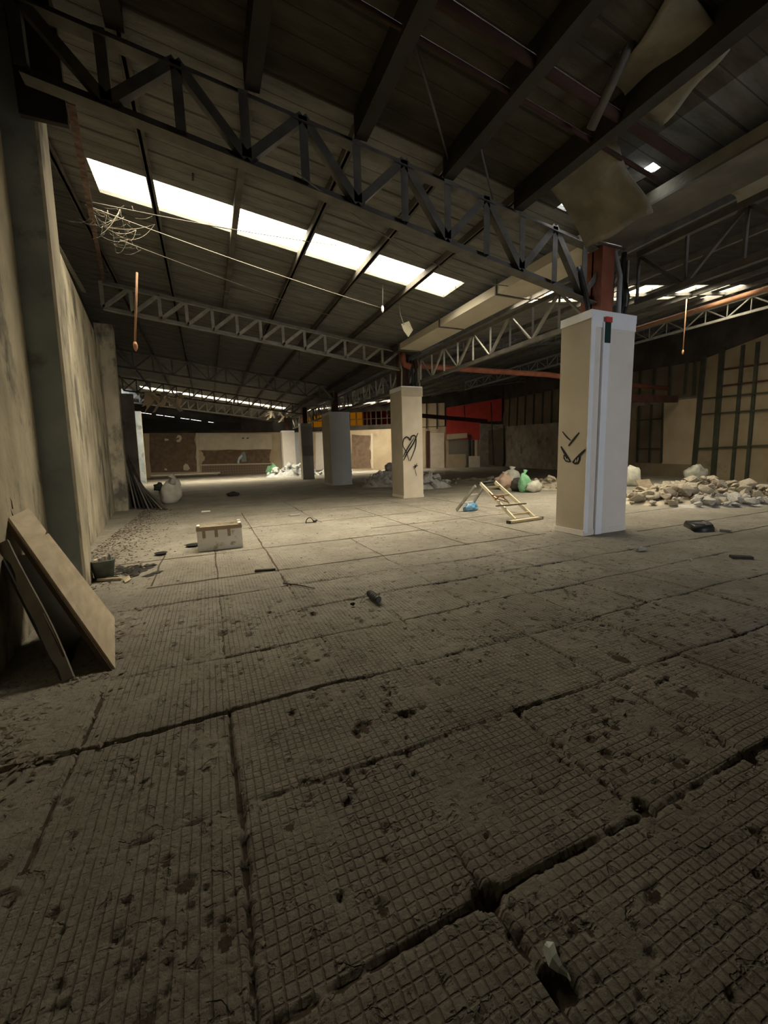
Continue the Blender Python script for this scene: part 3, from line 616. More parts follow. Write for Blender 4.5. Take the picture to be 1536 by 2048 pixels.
# graffiti: strokes as thin paint films on the board
def stroke_on(parent, name, pts3, nrm, w, m=m_paint, taper=True):
    b = MB(); nrm = Vector(nrm); n = len(pts3); vs = []
    for i, p in enumerate(pts3):
        d = (pts3[min(i+1,n-1)]-pts3[max(i-1,0)]).normalized(); s = d.cross(nrm).normalized()
        k = w*(0.55+0.45*math.sin(math.pi*i/(n-1))) if taper else w
        vs += [p+s*k/2+nrm*.004, p-s*k/2+nrm*.004]
    m_ = len(vs); vs += [Vector(v)-nrm*.003 for v in vs]
    fs = [(2*i,2*i+1,2*i+3,2*i+2) for i in range(n-1)]+[(m_+2*i,m_+2*i+2,m_+2*i+3,m_+2*i+1) for i in range(n-1)]
    b.add(vs, fs); return b.build(name, m, parent)
def pc(pts, f): return [f(x, y) for x, y in pts]
fX = lambda x, y: atX(x, y, 5.848)
eyes = MB()
def add_stroke(mb, pts3, nrm, w):
    nrm = Vector(nrm); n = len(pts3); vs = []
    for i, p in enumerate(pts3):
        d = (pts3[min(i+1,n-1)]-pts3[max(i-1,0)]).normalized(); s = d.cross(nrm).normalized(); k = w*(0.5+0.5*math.sin(math.pi*(i+.3)/(n-.4)))
        vs += [p+s*k/2+nrm*.003, p-s*k/2+nrm*.003]
    mb.add(vs, [(2*i,2*i+1,2*i+3,2*i+2) for i in range(n-1)])
def dense(pts, k=8):
    out = []
    P_ = [Vector((*p, 0)) for p in pts]
    for i in range(len(P_)-1):
        a = P_[max(i-1,0)]; b_ = P_[i]; c = P_[i+1]; d = P_[min(i+2,len(P_)-1)]
        for j in range(k):
            t = j/k; out.append(0.5*((2*b_)+(c-a)*t+(2*a-5*b_+4*c-d)*t*t+(3*b_-a-3*c+d)*t**3))
    out.append(P_[-1]); return [(v.x, v.y) for v in out]
for pts, w in [([(1125,863),(1134,874),(1142,881)],.03),([(1159,865),(1148,878),(1137,892)],.04),([(1122,893),(1131,908),(1142,924)],.05),([(1171,899),(1158,912),(1145,925)],.05)]:
    add_stroke(eyes, pc(dense(pts), fX), (-1,0,0), w)
def eye(mb, out, holes):
    mb.add([Vector(p)+Vector((-.002,0,0)) for p in pc(out, fX)], [tuple(range(len(out)))])
eye(eyes, [(1127,909),(1133,912),(1142,923),(1138,925),(1131,923),(1127,917)], None)
eye(eyes, [(1162,909),(1154,915),(1145,926),(1150,929),(1157,928),(1161,920)], None)
eyes.build('eyes_graffiti', m_paint, c1)
hl = MB()
for pts in ([(1130,913),(1132,918),(1134,921)],[(1135,917),(1136,920),(1138,922)],[(1157,915),(1156,920),(1154,924)],[(1152,919),(1152,922),(1150,925)]):
    add_stroke(hl, [p+Vector((-.003,0,0)) for p in pc(pts, fX)], (-1,0,0), .02)
sub('eye_highlight', hl, m_cream, c1, [c for c in c1.children if c.name.startswith('eyes_graffiti')][0])
fY = lambda x, y: atY(x, y, 12.258)
hb = MB()
heart = [(818,922),(813,905),(806,892),(807,880),(812,874),(817,876),(820,880),(823,873),(829,871),(832,878),(831,893),(826,908),(820,922)]
for pts, w in [(heart,.045),([(807,921),(815,905),(826,888),(836,866)],.05),([(806,914),(816,895),(828,876)],.04),([(829,929),(832,936)],.03),([(826,934),(836,931)],.03),([(834,927),(828,938)],.03),([(830,938),(833,952)],.02)]:
    add_stroke(hb, pc(dense(pts), fY), (0,-1,0), w)
hb.build('heart_graffiti', m_paint, c2)

# steel posts and pipe bundles above the column heads
for k, (x, y, lab, m) in enumerate([(6.3,5.25,'red oxide steel post rising from the large white column',m_rust),(6.3,12.75,'dark steel post over the heart graffiti column',m_rust_d),(6.3,20.8,'dark steel post over the wide grey column',m_rust_d),(6.2,27.5,'dark steel post over the narrow grey column',m_rust_d),(6.3,34.8,'dark steel post over the farthest white column',m_rust_d)]):
    b = MB(); b.box((x-.14,y-.03,3.70),(x+.14,y+.0,4.735)); b.box((x-.14,y-.2,3.70),(x-.12,y+.2,4.735)); b.box((x+.12,y-.2,3.70),(x+.14,y+.2,4.735)); b.box((x-.15,y-.21,3.70),(x+.15,y+.21,3.72)) if False else None
    b.box((x-.118,y-.2,3.70),(x+.118,y-.17,4.735))
    single('steel_post', b, m, lab, 'post', (x,y,3.7), 'posts over the columns')
dp = thing('drain_pipes', (6.7,5.2,3.70), 'black drain pipes bent around the steel post over the large column', 'pipe')
for k, pts in enumerate([[(6.62,5.05,3.705),(6.7,5.05,3.95),(6.62,5.05,4.2),(6.66,5.05,4.7)],[(6.52,5.0,3.705),(6.52,5.0,4.3),(6.5,5.1,4.7)],[(6.8,5.12,3.705),(6.86,5.1,4.05),(6.75,5.1,4.3),(6.74,5.12,4.55)],[(5.95,5.1,3.705),(5.86,5.1,4.0),(5.75,5.15,4.4)]]):
    pp = [Vector(p) for p in pts]; fine = []
    for i in range(len(pp)-1): fine += [pp[i].lerp(pp[i+1], t/4) for t in range(4)]
    fine.append(pp[-1]); b = MB(); b.tube(fine, 0.04, 8); b.build('pipe', m_black if k != 1 else m_greydk, dp)
dp2 = thing('drain_pipes', (6.5,12.4,3.70), 'bundle of pipes and a red elbow over the heart graffiti column', 'pipe')
for k, x in enumerate((6.08, 6.35, 6.48, 6.6, 6.75)):
    b = MB(); b.tube([(x,12.4,3.705),(x+.02,12.4,4.2),(x-.05,12.4,4.55)], 0.03, 8); b.build('pipe', m_steel_g if k in (0,4) else m_black, dp2)
b = MB(); b.tube([(6.12,12.35,4.75),(6.12,12.33,4.5),(6.2,12.33,4.38),(6.38,12.33,4.33)], 0.1, 10); b.build('red_elbow', m_rust, dp2)
b = MB(); b.tube([(6.1,12.62,4.45),(9.5,12.62,4.42),(12.6,12.62,4.42),(16.5,12.85,4.28),(20.5,12.95,4.22)], 0.10, 12)
single('red_pipe', b, m_rust, 'thick red pipe crossing from the heart graffiti column to the right wall', 'pipe', (6.1,12.7,4.45))
b = MB(); b.bar((15.0,12.3,3.55),(20.2,12.3,3.62),0.14,0.3); b.bar((20.1,12.3,-.0),(20.1,12.3,4.1),0.12,0.12) if False else None
single('dark_red_beam', b, m_rust_d, 'dark red beam below the right end of the thick red pipe', 'beam', (15.0,12.3,3.5))
b = MB(); b.bar((13.5,30.2,4.78),(23.2,30.2,4.15),0.2,0.32); single('dark_red_beam', b, m_rust_d, 'dark beam crossing in front of the red wall board at the far right', 'beam', (16,30.2,4.6))
bt = MB(); bt.bar((14.0,30.2,-.0),(14.0,30.2,4.6),0.12); bt.bar((22.6,30.2,0),(22.6,30.2,4.05),0.14); single('beam_posts', bt, m_rust_d, 'two thin posts carrying the dark beam before the red board', 'post', (18,30.2,0)) if False else None

# ================================================================== HANGING THINGS AND CABLES
def cat(a, c, sag, n=24):
    a = Vector(a); c = Vector(c); return [a.lerp(c, i/n)+Vector((0,0,-sag*4*(i/n)*(1-i/n))) for i in range(n+1)]
def cable(a, c, sag, r, label, m=m_cable, grp='dusty cables under the left roof'):
    b = MB(); b.tube(cat(a, c, sag), r, 5); return single('hanging_cable', b, m, label, 'cable', a, grp)
cable(atY(185,405,8), atY(925,470,8.0)+Vector((1.1,0,-.35)), 0.15, .008, 'dusty cable strung just below the long skylight')
cable(atY(170,410,8.2), atY(760,615,9.2), 0.05, .007, 'thin cable sloping down to the right below the long skylight')
cable(atY(240,480,9), atY(720,650,11.5), 0.05, .008, 'cable from the cobweb sloping down towards the second truss')
cable(atY(300,450,9.5), atY(900,618,10.5), 0.12, .007, 'slack cable across the roof boards before the second truss')
cable(atY(392,568,11), atY(800,650,12), 0.08, .007, 'short cable close above the second truss')
cable((1.2,5.0,4.68), (5.8,6.9,4.75), 0.25, .008, 'cable hanging under the first truss beside the skylight')
# hanging rods
def rod(x, yt, yb, Y, m, label, bulb=False):
    a = atY(x[0], yt, Y); c = atY(x[1], yb, Y); t = thing('hanging_rod', a, label, 'rod')
    b = MB(); b.tube([a, a.lerp(c, .5), c], 0.016, 6); b.build('rod', m, t)
    b = MB(); b.tube([c, c+Vector((0,0,-.05)), c+Vector((0,0,-.10)), c+Vector((0,0,-.15))], [.02,.035,.03,.006], 8); b.build('lamp_socket', m_alu_w if bulb else m, t); return t
rod((274,270), 545, 684, 8.0, m_orange, 'orange-brown rod hanging before the left end of the second truss')
rod((766,765), 500, 612, 9.0, m_steel, 'dark rod with a pale bulb holder hanging from the skylight', True)
rod((1374,1366), 588, 700, 8.9, m_orange, 'brown rod hanging below the right bay skylights')
for (xx, yt, yb, Y, lab) in [(386, 334, 362, 7.4, 'short dark drop rod above the long skylight'), (598, 700, 745, 15.0, 'dark drop rod behind the second truss')]:
    a = atY(xx, yt, Y); c = atY(xx, yb, Y); b = MB(); b.tube([a, c], 0.02, 6); single('drop_rod', b, m_steel, lab, 'rod', a)
b = MB(); b.tube([atY(795,560,9.5), atY(797,600,9.5), atY(801,630,9.5), atY(808,650,9.5)], 0.012, 6)
t = thing('torn_sheet', atY(808,650,9.5), 'pale torn sheet dangling from a wire left of the gutter', 'torn sheet')
b.build('wire', m_cable, t); q = [atY(*p, 9.5) for p in [(803,648),(818,642),(826,660),(817,674),(808,662)]]
b = MB(); b.plate(q, (0.3,-1,0), 0.02); b.build('sheet', m_peel, t)
# cobweb: strands hanging from the rusty tie
b = MB(); wr = random.Random(3)
cent = [atY(255,478,8.6), atY(222,440,8.4), atY(205,452,8.3), atY(238,425,8.5)]
edge_ = [atY(190,430,8.2), atY(200,470,8.3), atY(232,505,8.6), atY(310,448,8.9), atY(215,420,8.3), atY(240,418,8.4), atY(272,460,8.7)]
for c in cent:
    for e in edge_:
        if wr.random() < 0.75: b.tube(cat(c, e, 0.03+wr.random()*.06, 8), 0.0018+wr.random()*.001, 4)
for k in range(40):
    p = cent[wr.randrange(4)]+Vector((wr.uniform(-.25,.25), wr.uniform(-.15,.15), wr.uniform(-.12,.14))); q = p+Vector((wr.uniform(-.3,.3), wr.uniform(-.1,.1), wr.uniform(-.12,.12)))
    b.tube(cat(p, q, .03, 5), 0.0012, 4)
single('cobweb', b, m_web, 'dusty cobweb clump hanging below the left end of the skylight', 'cobweb', cent[0], kind='stuff')

# peeling ceiling boards
def curl(name, label, o, ux, uy, nz, w, l, amp, m, seed):
    b = MB(); n, k = 14, 10; q = random.Random(seed); vs = []; o = Vector(o); ux = Vector(ux); uy = Vector(uy); nz = Vector(nz)
    for lay in (0, 1):
        for i in range(n+1):
            for j in range(k+1):
                s, t = i/n, j/k; p = o+ux*(w*t)+uy*(l*math.sin(s*amp)/amp)+nz*(l*(1-math.cos(s*amp))/amp)+ux*(0.05*math.sin(7*s+seed))*(t) + nz*(0.02*math.sin(9*t+seed+3*s))
                vs.append(p-nz*0.02*lay)
    W_ = k+1; O = (n+1)*W_
    fs = [(i*W_+j, i*W_+j+1, (i+1)*W_+j+1, (i+1)*W_+j) for i in range(n) for j in range(k)]
    fs += [(O+i*W_+j, O+(i+1)*W_+j, O+(i+1)*W_+j+1, O+i*W_+j+1) for i in range(n) for j in range(k)]
    fs += [(i*W_, (i+1)*W_, O+(i+1)*W_, O+i*W_) for i in range(n)]+[(i*W_+k, O+i*W_+k, O+(i+1)*W_+k, (i+1)*W_+k) for i in range(n)]
    fs += [(j, O+j, O+j+1, j+1) for j in range(k)]+[(n*W_+j, n*W_+j+1, O+n*W_+j+1, O+n*W_+j) for j in range(k)]
    b.add(vs, fs, True); return single(name, b, m, label, 'ceiling board', o)
curl('peeled_ceiling_sheet', 'curled insulation sheet sagging from the roof left of the bright gap', (4.55,4.75,5.2), (0,-1,0.0), (1,0,-.45), (0.15,0,-1), 0.95, 0.95, 0.9, m_peel, 1)
curl('peeled_ceiling_sheet', 'torn triangular roof board hanging high at the upper right', (3.9,2.6,5.28), (0.35,0.9,-.02), (1,0,-.12), (0,0,-1), 0.95, 0.8, 0.3, m_peel, 4)
curl('peeled_ceiling_sheet', 'sagging pale strip of insulation over the right bay', (6.75,2.3,5.12), (0.1,1,0), (1,0.1,.13), (0,0,-1), 1.6, 0.8, 0.6, m_peel, 6)
curl('peeled_ceiling_sheet', 'pale insulation mat still stuck to the roof at the upper right corner', (6.7,1.3,5.15), (0.2,.8,0), (1,0.0,.13), (0,0,-1), 0.8, 1.2, 0.2, m_peel, 11)
curl('peeled_ceiling_sheet', 'loose board fallen onto the gutter right of the curled sheet', (5.3,4.0,5.05), (0.1,1,0), (1,0,-.1), (0,0,1), 0.9, 0.5, 0.6, m_cloth, 8)
# ragged strips along the far broken roof edge
for k, (px, py, Y, lab) in enumerate([(325,800,27,'ragged brown roofing rags hanging at the far left wall head'),(560,826,33.5,'ragged pale sheeting hanging below the far skylight by the columns')]):
    b = MB(); c = atY(px, py, Y); q = random.Random(k)
    for i in range(26):
        p = c+Vector((q.uniform(-1.0,1.0), q.uniform(-.8,.8), q.uniform(0,.5))); d = Vector((q.uniform(-.7,.7), q.uniform(-.3,.3), q.uniform(-.9,-.1)))
        b.plate([p, p+d, p+d+Vector((q.uniform(.05,.22),0,.05)), p+Vector((q.uniform(.1,.25),0,0))], (0,-1,0.1), .01)
    single('roofing_rags', b, m_beige if k == 0 else m_plaster, lab, 'debris', c, kind='stuff')

# ================================================================== FAR WALL DETAILS
bw = lambda x, y, off=0.05: atW(x, y, A0, A1, -off) if x < 592 else atW(x, y, A1, A2, -off)
def wall_n(x): 
    a, c = (A0, A1) if x < 592 else (A1, A2); d = Vector((c[0]-a[0], c[1]-a[1], 0)).normalized(); return Vector((d.y, -d.x, 0))
def onwall(b, pts, off, t=0.04):
    P_ = []
    for x, y in pts:
        p = bw(x, y); P_.append(p)
    n = wall_n(sum(p[0] for p in pts)/len(pts)); base = [q for q in P_]
    a = A0 if pts[0][0] < 592 else A1
    # move each onto the plane at exactly off in front of the wall
    P_ = [q+n*(off-(q-Vector((a[0],a[1],0))).dot(n)) for q in base]
    b.plate(P_, n, t)
def wpatch(name, pts, m, label, cat_='panel', off=0.06, t=0.05, group=None):
    b = MB(); onwall(b, pts, off, t); c = sum((Vector(v) for v in b.v), Vector())/len(b.v); return single(name, b, m, label, cat_, (c.x, c.y, min(v[2] for v in b.v)), group)
def ragged(pts, k, amp, seed):
    q = random.Random(seed); out = []
    for i in range(len(pts)):
        a = pts[i]; c = pts[(i+1)%len(pts)]
        for j in range(k): t = j/k; out.append((a[0]+(c[0]-a[0])*t+(q.uniform(-amp,amp) if j else 0), a[1]+(c[1]-a[1])*t+(q.uniform(-amp,amp) if j else 0)))
    return out
# left panels of the far wall: stripped brown rectangle, plaster with a stripped band
p1 = thing('stripped_wall_panel', bw(345,955), 'dark brown stripped wall panel at the left of the far wall', 'wall panel')
b = MB(); onwall(b, [(299,866),(392,866),(389,880),(393,895),(391,915),(396,930),(396,943),(300,945)], .05); b.build('bare_surface', m_tile, p1)
for pts in ([(352,877),(356,870),(362,871),(364,877),(360,884),(354,884),(353,880),(358,879),(359,875)], [(367,932),(371,927),(376,929),(380,937),(376,941),(367,940)], [(329,877),(337,878),(338,881),(330,882)], [(330,936),(334,938),(335,941),(329,940)]):
    b = MB(); onwall(b, pts, .07, .02); b.build('plaster_remnant', m_plaster, p1)
p2 = thing('stripped_wall_panel', bw(470,955), 'far wall panel with cream top and brown diamond tiled band', 'wall panel')
b = MB(); onwall(b, [(398,866),(543,868),(544,898),(398,900)], .05); b.build('plaster_field', m_plaster, p2)
b = MB(); onwall(b, ragged([(402,901),(542,899),(538,915),(541,926),(402,930),(410,915)], 5, 1.2, 2), .05); b.build('bare_band', m_tile, p2)
b = MB(); onwall(b, [(404,931),(542,928),(538,936),(530,947),(404,951)], .05); b.build('tiled_band', m_check, p2)
b = MB(); onwall(b, [(400,929),(542,926),(542,928),(400,931)], .08, .03); b.build('ledge', m_plaster, p2)
for pts in ([(474,925),(477,915),(483,909),(485,913),(479,920),(478,928)],): 
    b = MB(); onwall(b, pts, .09, .02); b.build('scribble', m_bluewall, p2)
b = MB(); onwall(b, [(480,913),(484,905),(489,903),(492,912),(493,923),(484,924)], .08, .02); b.build('scribble', m_bluegrey, p2)
for x in (486, 495): b = MB(); onwall(b, [(x-2,876),(x+2,875),(x+2,877),(x-2,878)], .07, .02); b.build('socket_hole', m_black, p2)
wpatch('wall_batten', [(392,866),(397,866),(398,930),(401,944),(394,945)], m_plaster, 'pale vertical strip between the two far left wall panels', 'strip', .08)
wpatch('wall_batten', [(288,868),(292,868),(303,946),(298,947)], m_beige, 'narrow cream upright at the far left corner', 'strip', .08)
wpatch('stripped_patch', ragged([(744,871),(704,869),(704,936),(743,936),(741,925),(744,910),(739,897)], 3, .8, 5), m_tile, 'brown stripped patch on the far wall beside the heart column', 'wall patch')
wpatch('wall_batten', [(742,867),(746,867),(747,937),(743,937)], m_plaster, 'pale strip at the right of the brown stripped patch', 'strip', .09)
wpatch('wall_panel_board', [(561,866),(600,866),(600,940),(563,940)], m_greybd, 'pale grey board of the far wall beside the farthest white column', 'board', .07)
wpatch('wall_panel_board', [(632,866),(655,866),(655,940),(632,940)], m_white, 'white board of the far wall between the two grey columns', 'board', .07)
# low platform with lit edge and dark gap
b = MB(); q0, q1 = gnd(303,953), gnd(432,952); 
b.box((-4.6,40.3,0.22),(1.0,41.95,0.34)); b.box((-4.5,40.9,0.0),(0.8,41.9,0.22)); single('low_platform', b, m_plaster, 'long low platform at the foot of the far brown wall panel', 'platform', (-2,41,0))
# dark loft above the far left wall with thin slits of daylight
b = MB(); b.box((-5.4,41.3,4.26),(3.2,41.9,4.9)); single('dark_hoarding', b, m_black_h, 'black corrugated hoarding above the far left wall', 'hoarding', (-1.5,41.6,4.26))

# right end of the far wall
wpatch('wall_panel_board', [(836,860),(851,860),(852,935),(836,935)], m_beige, 'narrow beige board just right of the heart graffiti column', 'board')
d = thing('door_panel', bw(876,938), 'dirty white door panel standing against the far wall left of the red board', 'door')
b = MB(); onwall(b, [(860,866),(888,866),(889,936),(861,936)], .10); b.build('door_leaf', m_plaster, d)
b = MB(); onwall(b, [(853,862),(860,862),(860,936),(853,936)], .08); b.build('door_frame', m_rust_d, d)
wpatch('wall_panel_board', [(836,808),(889,806),(889,852),(836,854)], m_beige, 'high beige board with thin posts left of the red board', 'board')
for k, x in enumerate((838, 852, 873)):
    wpatch('wall_stud', [(x,805),(x+2.5,805),(x+2.5,858),(x,858)], m_stud, 'thin dark stud on the high beige board, '+['left','middle','right'][k]+' one', 'stud', .14, group='studs left of the red board')
wpatch('red_wall_board', [(893,816),(1003,797),(1003,842),(960,845),(960,880),(892,878)], m_red, 'large bright red board high on the far right wall', 'board', .12)
s_ = thing('roller_shutter', bw(915,938), 'grey roller shutter with cream hood under the red board', 'shutter')
b = MB(); onwall(b, [(897,878),(937,878),(937,935),(897,935)], .05); b.build('curtain', m_shutter, s_)
b = MB(); onwall(b, [(893,869),(934,866),(934,876),(893,880)], .28, .2); b.build('hood', m_beige, s_)
b = MB(); onwall(b, [(937,870),(942,870),(943,936),(938,936)], .22, .15); b.build('guide_rail', m_stud, s_)
wpatch('loose_board', [(897,909),(931,908),(932,928),(927,940),(897,938)], m_beige, 'cream board leaning before the grey roller shutter', 'board', .35)
wpatch('loose_board', [(937,912),(959,912),(959,939),(937,939)], m_plaster, 'small white board leaning right of the roller shutter', 'board', .35)
for k, x in enumerate((940, 945, 950)):
    wpatch('fluted_panel', [(x,880),(x+3.5,880),(x+3.5,912),(x,912)], m_plaster if k != 1 else m_beige2, 'narrow upright strip under the red board, '+['left','middle','right'][k]+' one', 'strip', .1, group='strips under the red board')
wpatch('masonry_pier', [(959,848),(1003,850),(1003,936),(959,937)], m_rough, 'rough plastered masonry pier at the right of the red board', 'pier', .5, .45)
wpatch('rusty_board', [(975,862),(1004,858),(1005,926),(1000,932),(976,930)], m_beige2, 'rust speckled board standing before the masonry pier', 'board', .7)
for k, (a, c) in enumerate([((966,808),(972,930)), ((914,814),(916,843))]):
    b = MB(); b.tube(cat(bw(*a)+Vector((0,-1.2,0)), bw(*c)+Vector((0,-1.2,0)), .0), .05, 5); single('loose_cable', b, m_black, 'dark cable hanging down over the red board, '+['long','short']
        [k]+' one', 'cable', bw(*a), 'cables over the red board')

# right wall: boards and stud frame
rw = lambda x, y: atW(x, y, R0, R1)
RN = -rn if (Vector((0,0,0))-Vector((*R0,0))).dot(rn) < 0 else rn
def onright(b, pts, off, t):
    P_ = [atW(x, y, R0, R1) for x, y in pts]; P_ = [p+RN*off for p in P_]; b.plate(P_, RN, t)
def rpatch(name, pts, m, label, cat_='board', off=0.05, t=0.04, group=None):
    b = MB(); onright(b, pts, off, t); c = sum((Vector(v) for v in b.v), Vector())/len(b.v)
    return single(name, b, m, label, cat_, (c.x, c.y, max(0, min(v[2] for v in b.v))), group)
rpatch('wall_board', [(1405,720),(1640,628),(1640,972),(1388,956)], m_board_r, 'wide beige boarding behind the stud frame at the right edge')
rpatch('wall_board', [(1262,745),(1404,722),(1400,792),(1262,806)], m_beige2, 'brown boarding above the cream panels on the right wall')
rpatch('wall_board', [(1250,818),(1275,815),(1273,948),(1250,948)], m_board_r, 'narrow beige strip right beside the large white column')
rpatch('wall_board', [(1276,812),(1330,806),(1328,926),(1276,926)], m_beige2, 'brown recessed panel with a small grid of studs', off=.03)
rpatch('wall_board', [(1330,804),(1396,796),(1391,930),(1326,928)], m_beige, 'blank cream board left of the tall stud frame', off=.07)
rpatch('wall_board', [(1273,926),(1391,929),(1389,956),(1272,950)], m_board_r, 'low cream board along the floor of the right wall', off=.09)
f = thing('stud_frame', rw(1450,960), 'tall dark green stud frame covering the right wall boards', 'stud frame')
def rbar(root, name, a, c, w, off, m):
    p = rw(*a)+RN*off; q = rw(*c)+RN*off; b = MB(); b.bar(p, q, w, .07, up=RN); b.build(name, m, root)
for a, c, w in [((1390,956),(1412,712),.22),((1430,957),(1449,696),.22),((1468,959),(1491,690),.12),((1497,961),(1521,684),.12),((1545,963),(1572,672),.12)]: rbar(f, 'stud', a, c, w, .10, m_stud)
for a, c in [((1405,829),(1570,817)),((1400,897),(1570,889)),((1412,797),(1570,782)),((1447,772),(1570,757)),((1447,740),(1570,722))]: rbar(f, 'rail', a, c, .06, .10, m_stud if a[0] < 1446 else m_rust_d)
f = thing('stud_frame', rw(1300,925), 'small stud grid over the brown recessed panel', 'stud frame')
for a, c in [((1277,925),(1281,812)),((1301,925),(1306,809)),((1326,925),(1329,806))]: rbar(f, 'stud', a, c, .1, .07, m_stud)
for a, c in [((1277,841),(1328,837)),((1276,898),(1327,897))]: rbar(f, 'rail', a, c, .06, .07, m_stud)
f = thing('stud_frame', rw(1340,790), 'dark upright studs on the brown boarding above the cream panels', 'stud frame')
for a, c in [((1281,800),(1285,742)),((1310,798),(1313,737)),((1342,795),(1344,731)),((1373,790),(1378,724)),((1391,790),(1394,722))]: rbar(f, 'stud', a, c, .12, .10, m_stud)
# far part of the right wall, left of the large column
rpatch('wall_board', [(1010,800),(1128,776),(1126,844),(1010,853)], m_beige2, 'dark brown boarding high at the far end of the right wall')
f = thing('stud_frame', rw(1070,850), 'row of dark studs high at the far end of the right wall', 'stud frame')
for x in (1020,1036,1052,1069,1087,1105,1121): rbar(f, 'stud', (x, 853-(x-1010)*.07), (x+2, 800-(x-1010)*.2), .14, .12, m_stud)

# ================================================================== RUBBLE
protos = []
def make_rock(seed):
    q = random.Random(seed); bm = bmesh.new()
    for _ in range(16):
        v = Vector((q.gauss(0,1), q.gauss(0,1), q.gauss(0,1))).normalized(); v = Vector((v.x*q.uniform(.75,1.2), v.y*q.uniform(.7,1), v.z*q.uniform(.55,.8))); bm.verts.new(v)
    bmesh.ops.convex_hull(bm, input=bm.verts); bmesh.ops.delete(bm, geom=[v for v in bm.verts if not v.link_faces], context='VERTS')
    bmesh.ops.bevel(bm, geom=bm.edges[:], offset=0.03, segments=1, affect='EDGES')
    me = bpy.data.meshes.new('concrete_chunk'); bm.to_mesh(me); bm.free(); return me
for s in range(9): protos.append(make_rock(s+1))
def clone(me, m):
    c = me.copy(); c.materials.clear(); c.materials.append(m); return c
rock_tan = [clone(p, m_rock) for p in protos]; rock_grey = [clone(p, m_rock_g) for p in protos]; rock_white = [clone(p, m_rock_w) for p in protos]
def heap(name, meshes, n, cx, cy, ax, ay, ang, h, smin, smax, label, group, seed, mm):
    q = random.Random(seed); ca, sa = math.cos(ang), math.sin(ang)
    def hz(u, v): return h*max(0, 1-math.hypot(u, v))**0.75
    # core mound of fine rubble
    b = MB(); R_, A_ = 12, 36; vs = [(cx, cy, h*.8)]
    for i in range(1, R_+1):
        for j in range(A_):
            u = i/R_*math.cos(2*math.pi*j/A_); v = i/R_*math.sin(2*math.pi*j/A_)
            z = max(hz(u, v)*.6*(1+q.uniform(-.25,.25))-0.02, -0.01) if i < R_ else -0.015
            vs.append((cx+u*ax*ca-v*ay*sa, cy+u*ax*sa+v*ay*ca, z))
    fs = [(0, 1+j, 1+(j+1)%A_) for j in range(A_)]+[(1+(i-1)*A_+j, 1+i*A_+j, 1+i*A_+(j+1)%A_, 1+(i-1)*A_+(j+1)%A_) for i in range(1,R_) for j in range(A_)]
    for k in range(int(n*2.2)):
        u, v = q.gauss(0,.5), q.gauss(0,.5)
        if math.hypot(u, v) > 1.05: continue
        s = q.uniform(.02,.06); p = Vector((cx+u*ax*ca-v*ay*sa, cy+u*ax*sa+v*ay*ca, hz(u,v)*.8+s*.3)); r_ = [Vector((q.uniform(-1,1), q.uniform(-1,1), q.uniform(-1,1)))*s for _ in range(4)]
        o_ = len(vs); vs += [p+x for x in r_]; fs += [(o_,o_+1,o_+2),(o_,o_+1,o_+3),(o_,o_+2,o_+3),(o_+1,o_+2,o_+3)]
    for k in range(int(n*1.1)):     # the many smaller lumps, part of the fines
        a_ = q.uniform(0, 6.283); r_u = q.uniform(0,1)**0.55; u, v = r_u*math.cos(a_), r_u*math.sin(a_); s = q.uniform(smin*.5, smin*1.15)
        me = protos[q.randrange(len(protos))]; R3 = Matrix.Rotation(q.uniform(0,6), 3, Vector((q.random(),q.random(),q.random()+.2)).normalized())
        p = Vector((cx+u*ax*ca-v*ay*sa, cy+u*ax*sa+v*ay*ca, hz(u,v)*.66+s*.35)); o_ = len(vs)
        vs += [p+R3@(w.co*s) for w in me.vertices]; fs += [tuple(o_+i for i in f.vertices) for f in me.polygons]
    b.add(vs, fs); single('rubble_fines', b, mm, 'fine rubble and dust filling the '+group.split(' in ')[-1] if False else 'fine crumbs and dust under the '+label[1], 'rubble', (cx,cy,0), kind='stuff')
    for k in range(n):
        while True:
            a_ = q.uniform(0, 6.283); r_u = q.uniform(0,1)**0.6; u, v = r_u*math.cos(a_), r_u*math.sin(a_); break
        s = q.uniform(smin, smax)*(1.0 if q.random() > .12 else 1.35)
        o = bpy.data.objects.new('concrete_chunk', meshes[q.randrange(len(meshes))]); COL.objects.link(o)
        o.scale = (s, s*q.uniform(.8,1.1), s*q.uniform(.7,1)); o.rotation_euler = (q.uniform(-.7,.7), q.uniform(-.7,.7), q.uniform(0,6.3))
        o.location = (cx+u*ax*ca-v*ay*sa, cy+u*ax*sa+v*ay*ca, hz(u,v)*.72+s*.40)
        tag(o, label[0], 'rubble', group)
heap('a', rock_tan, 130, 12.3, 6.6, 2.4, 1.15, -0.35, .72, .09, .22, ('pale broken concrete chunk in the big heap by the right wall', 'big heap by the right wall'), 'chunks of the big heap by the right wall', 1, m_rock)
heap('b', rock_grey, 22, 11.6, 5.9, 1.3, .5, -0.4, .22, .10, .20, ('greyish broken concrete chunk at the front foot of the right heap', 'front of the right heap'), 'grey chunks at the front of the right heap', 2, m_rock_g)
heap('c', rock_tan, 22, 10.4, 8.2, 1.3, .8, 0.3, .25, .07, .14, ('small pale chunk in the low rubble just right of the large column', 'low rubble right of the large column'), 'small chunks right of the large column', 3, m_rock)
heap('d', rock_tan, 36, 12.6, 12.2, 2.0, 1.2, -0.3, .42, .09, .18, ('broken chunk in the heap between ladder and large column', 'heap left of the large column'), 'chunks in the heap left of the large column', 4, m_rock)
heap('e', rock_grey, 20, 8.75, 15.6, 1.2, .8, 0, .85, .12, .28, ('grey chunk in the low heap right behind the heart graffiti column', 'heap behind the heart column'), 'grey chunks right of the heart graffiti column', 5, m_rock_g)
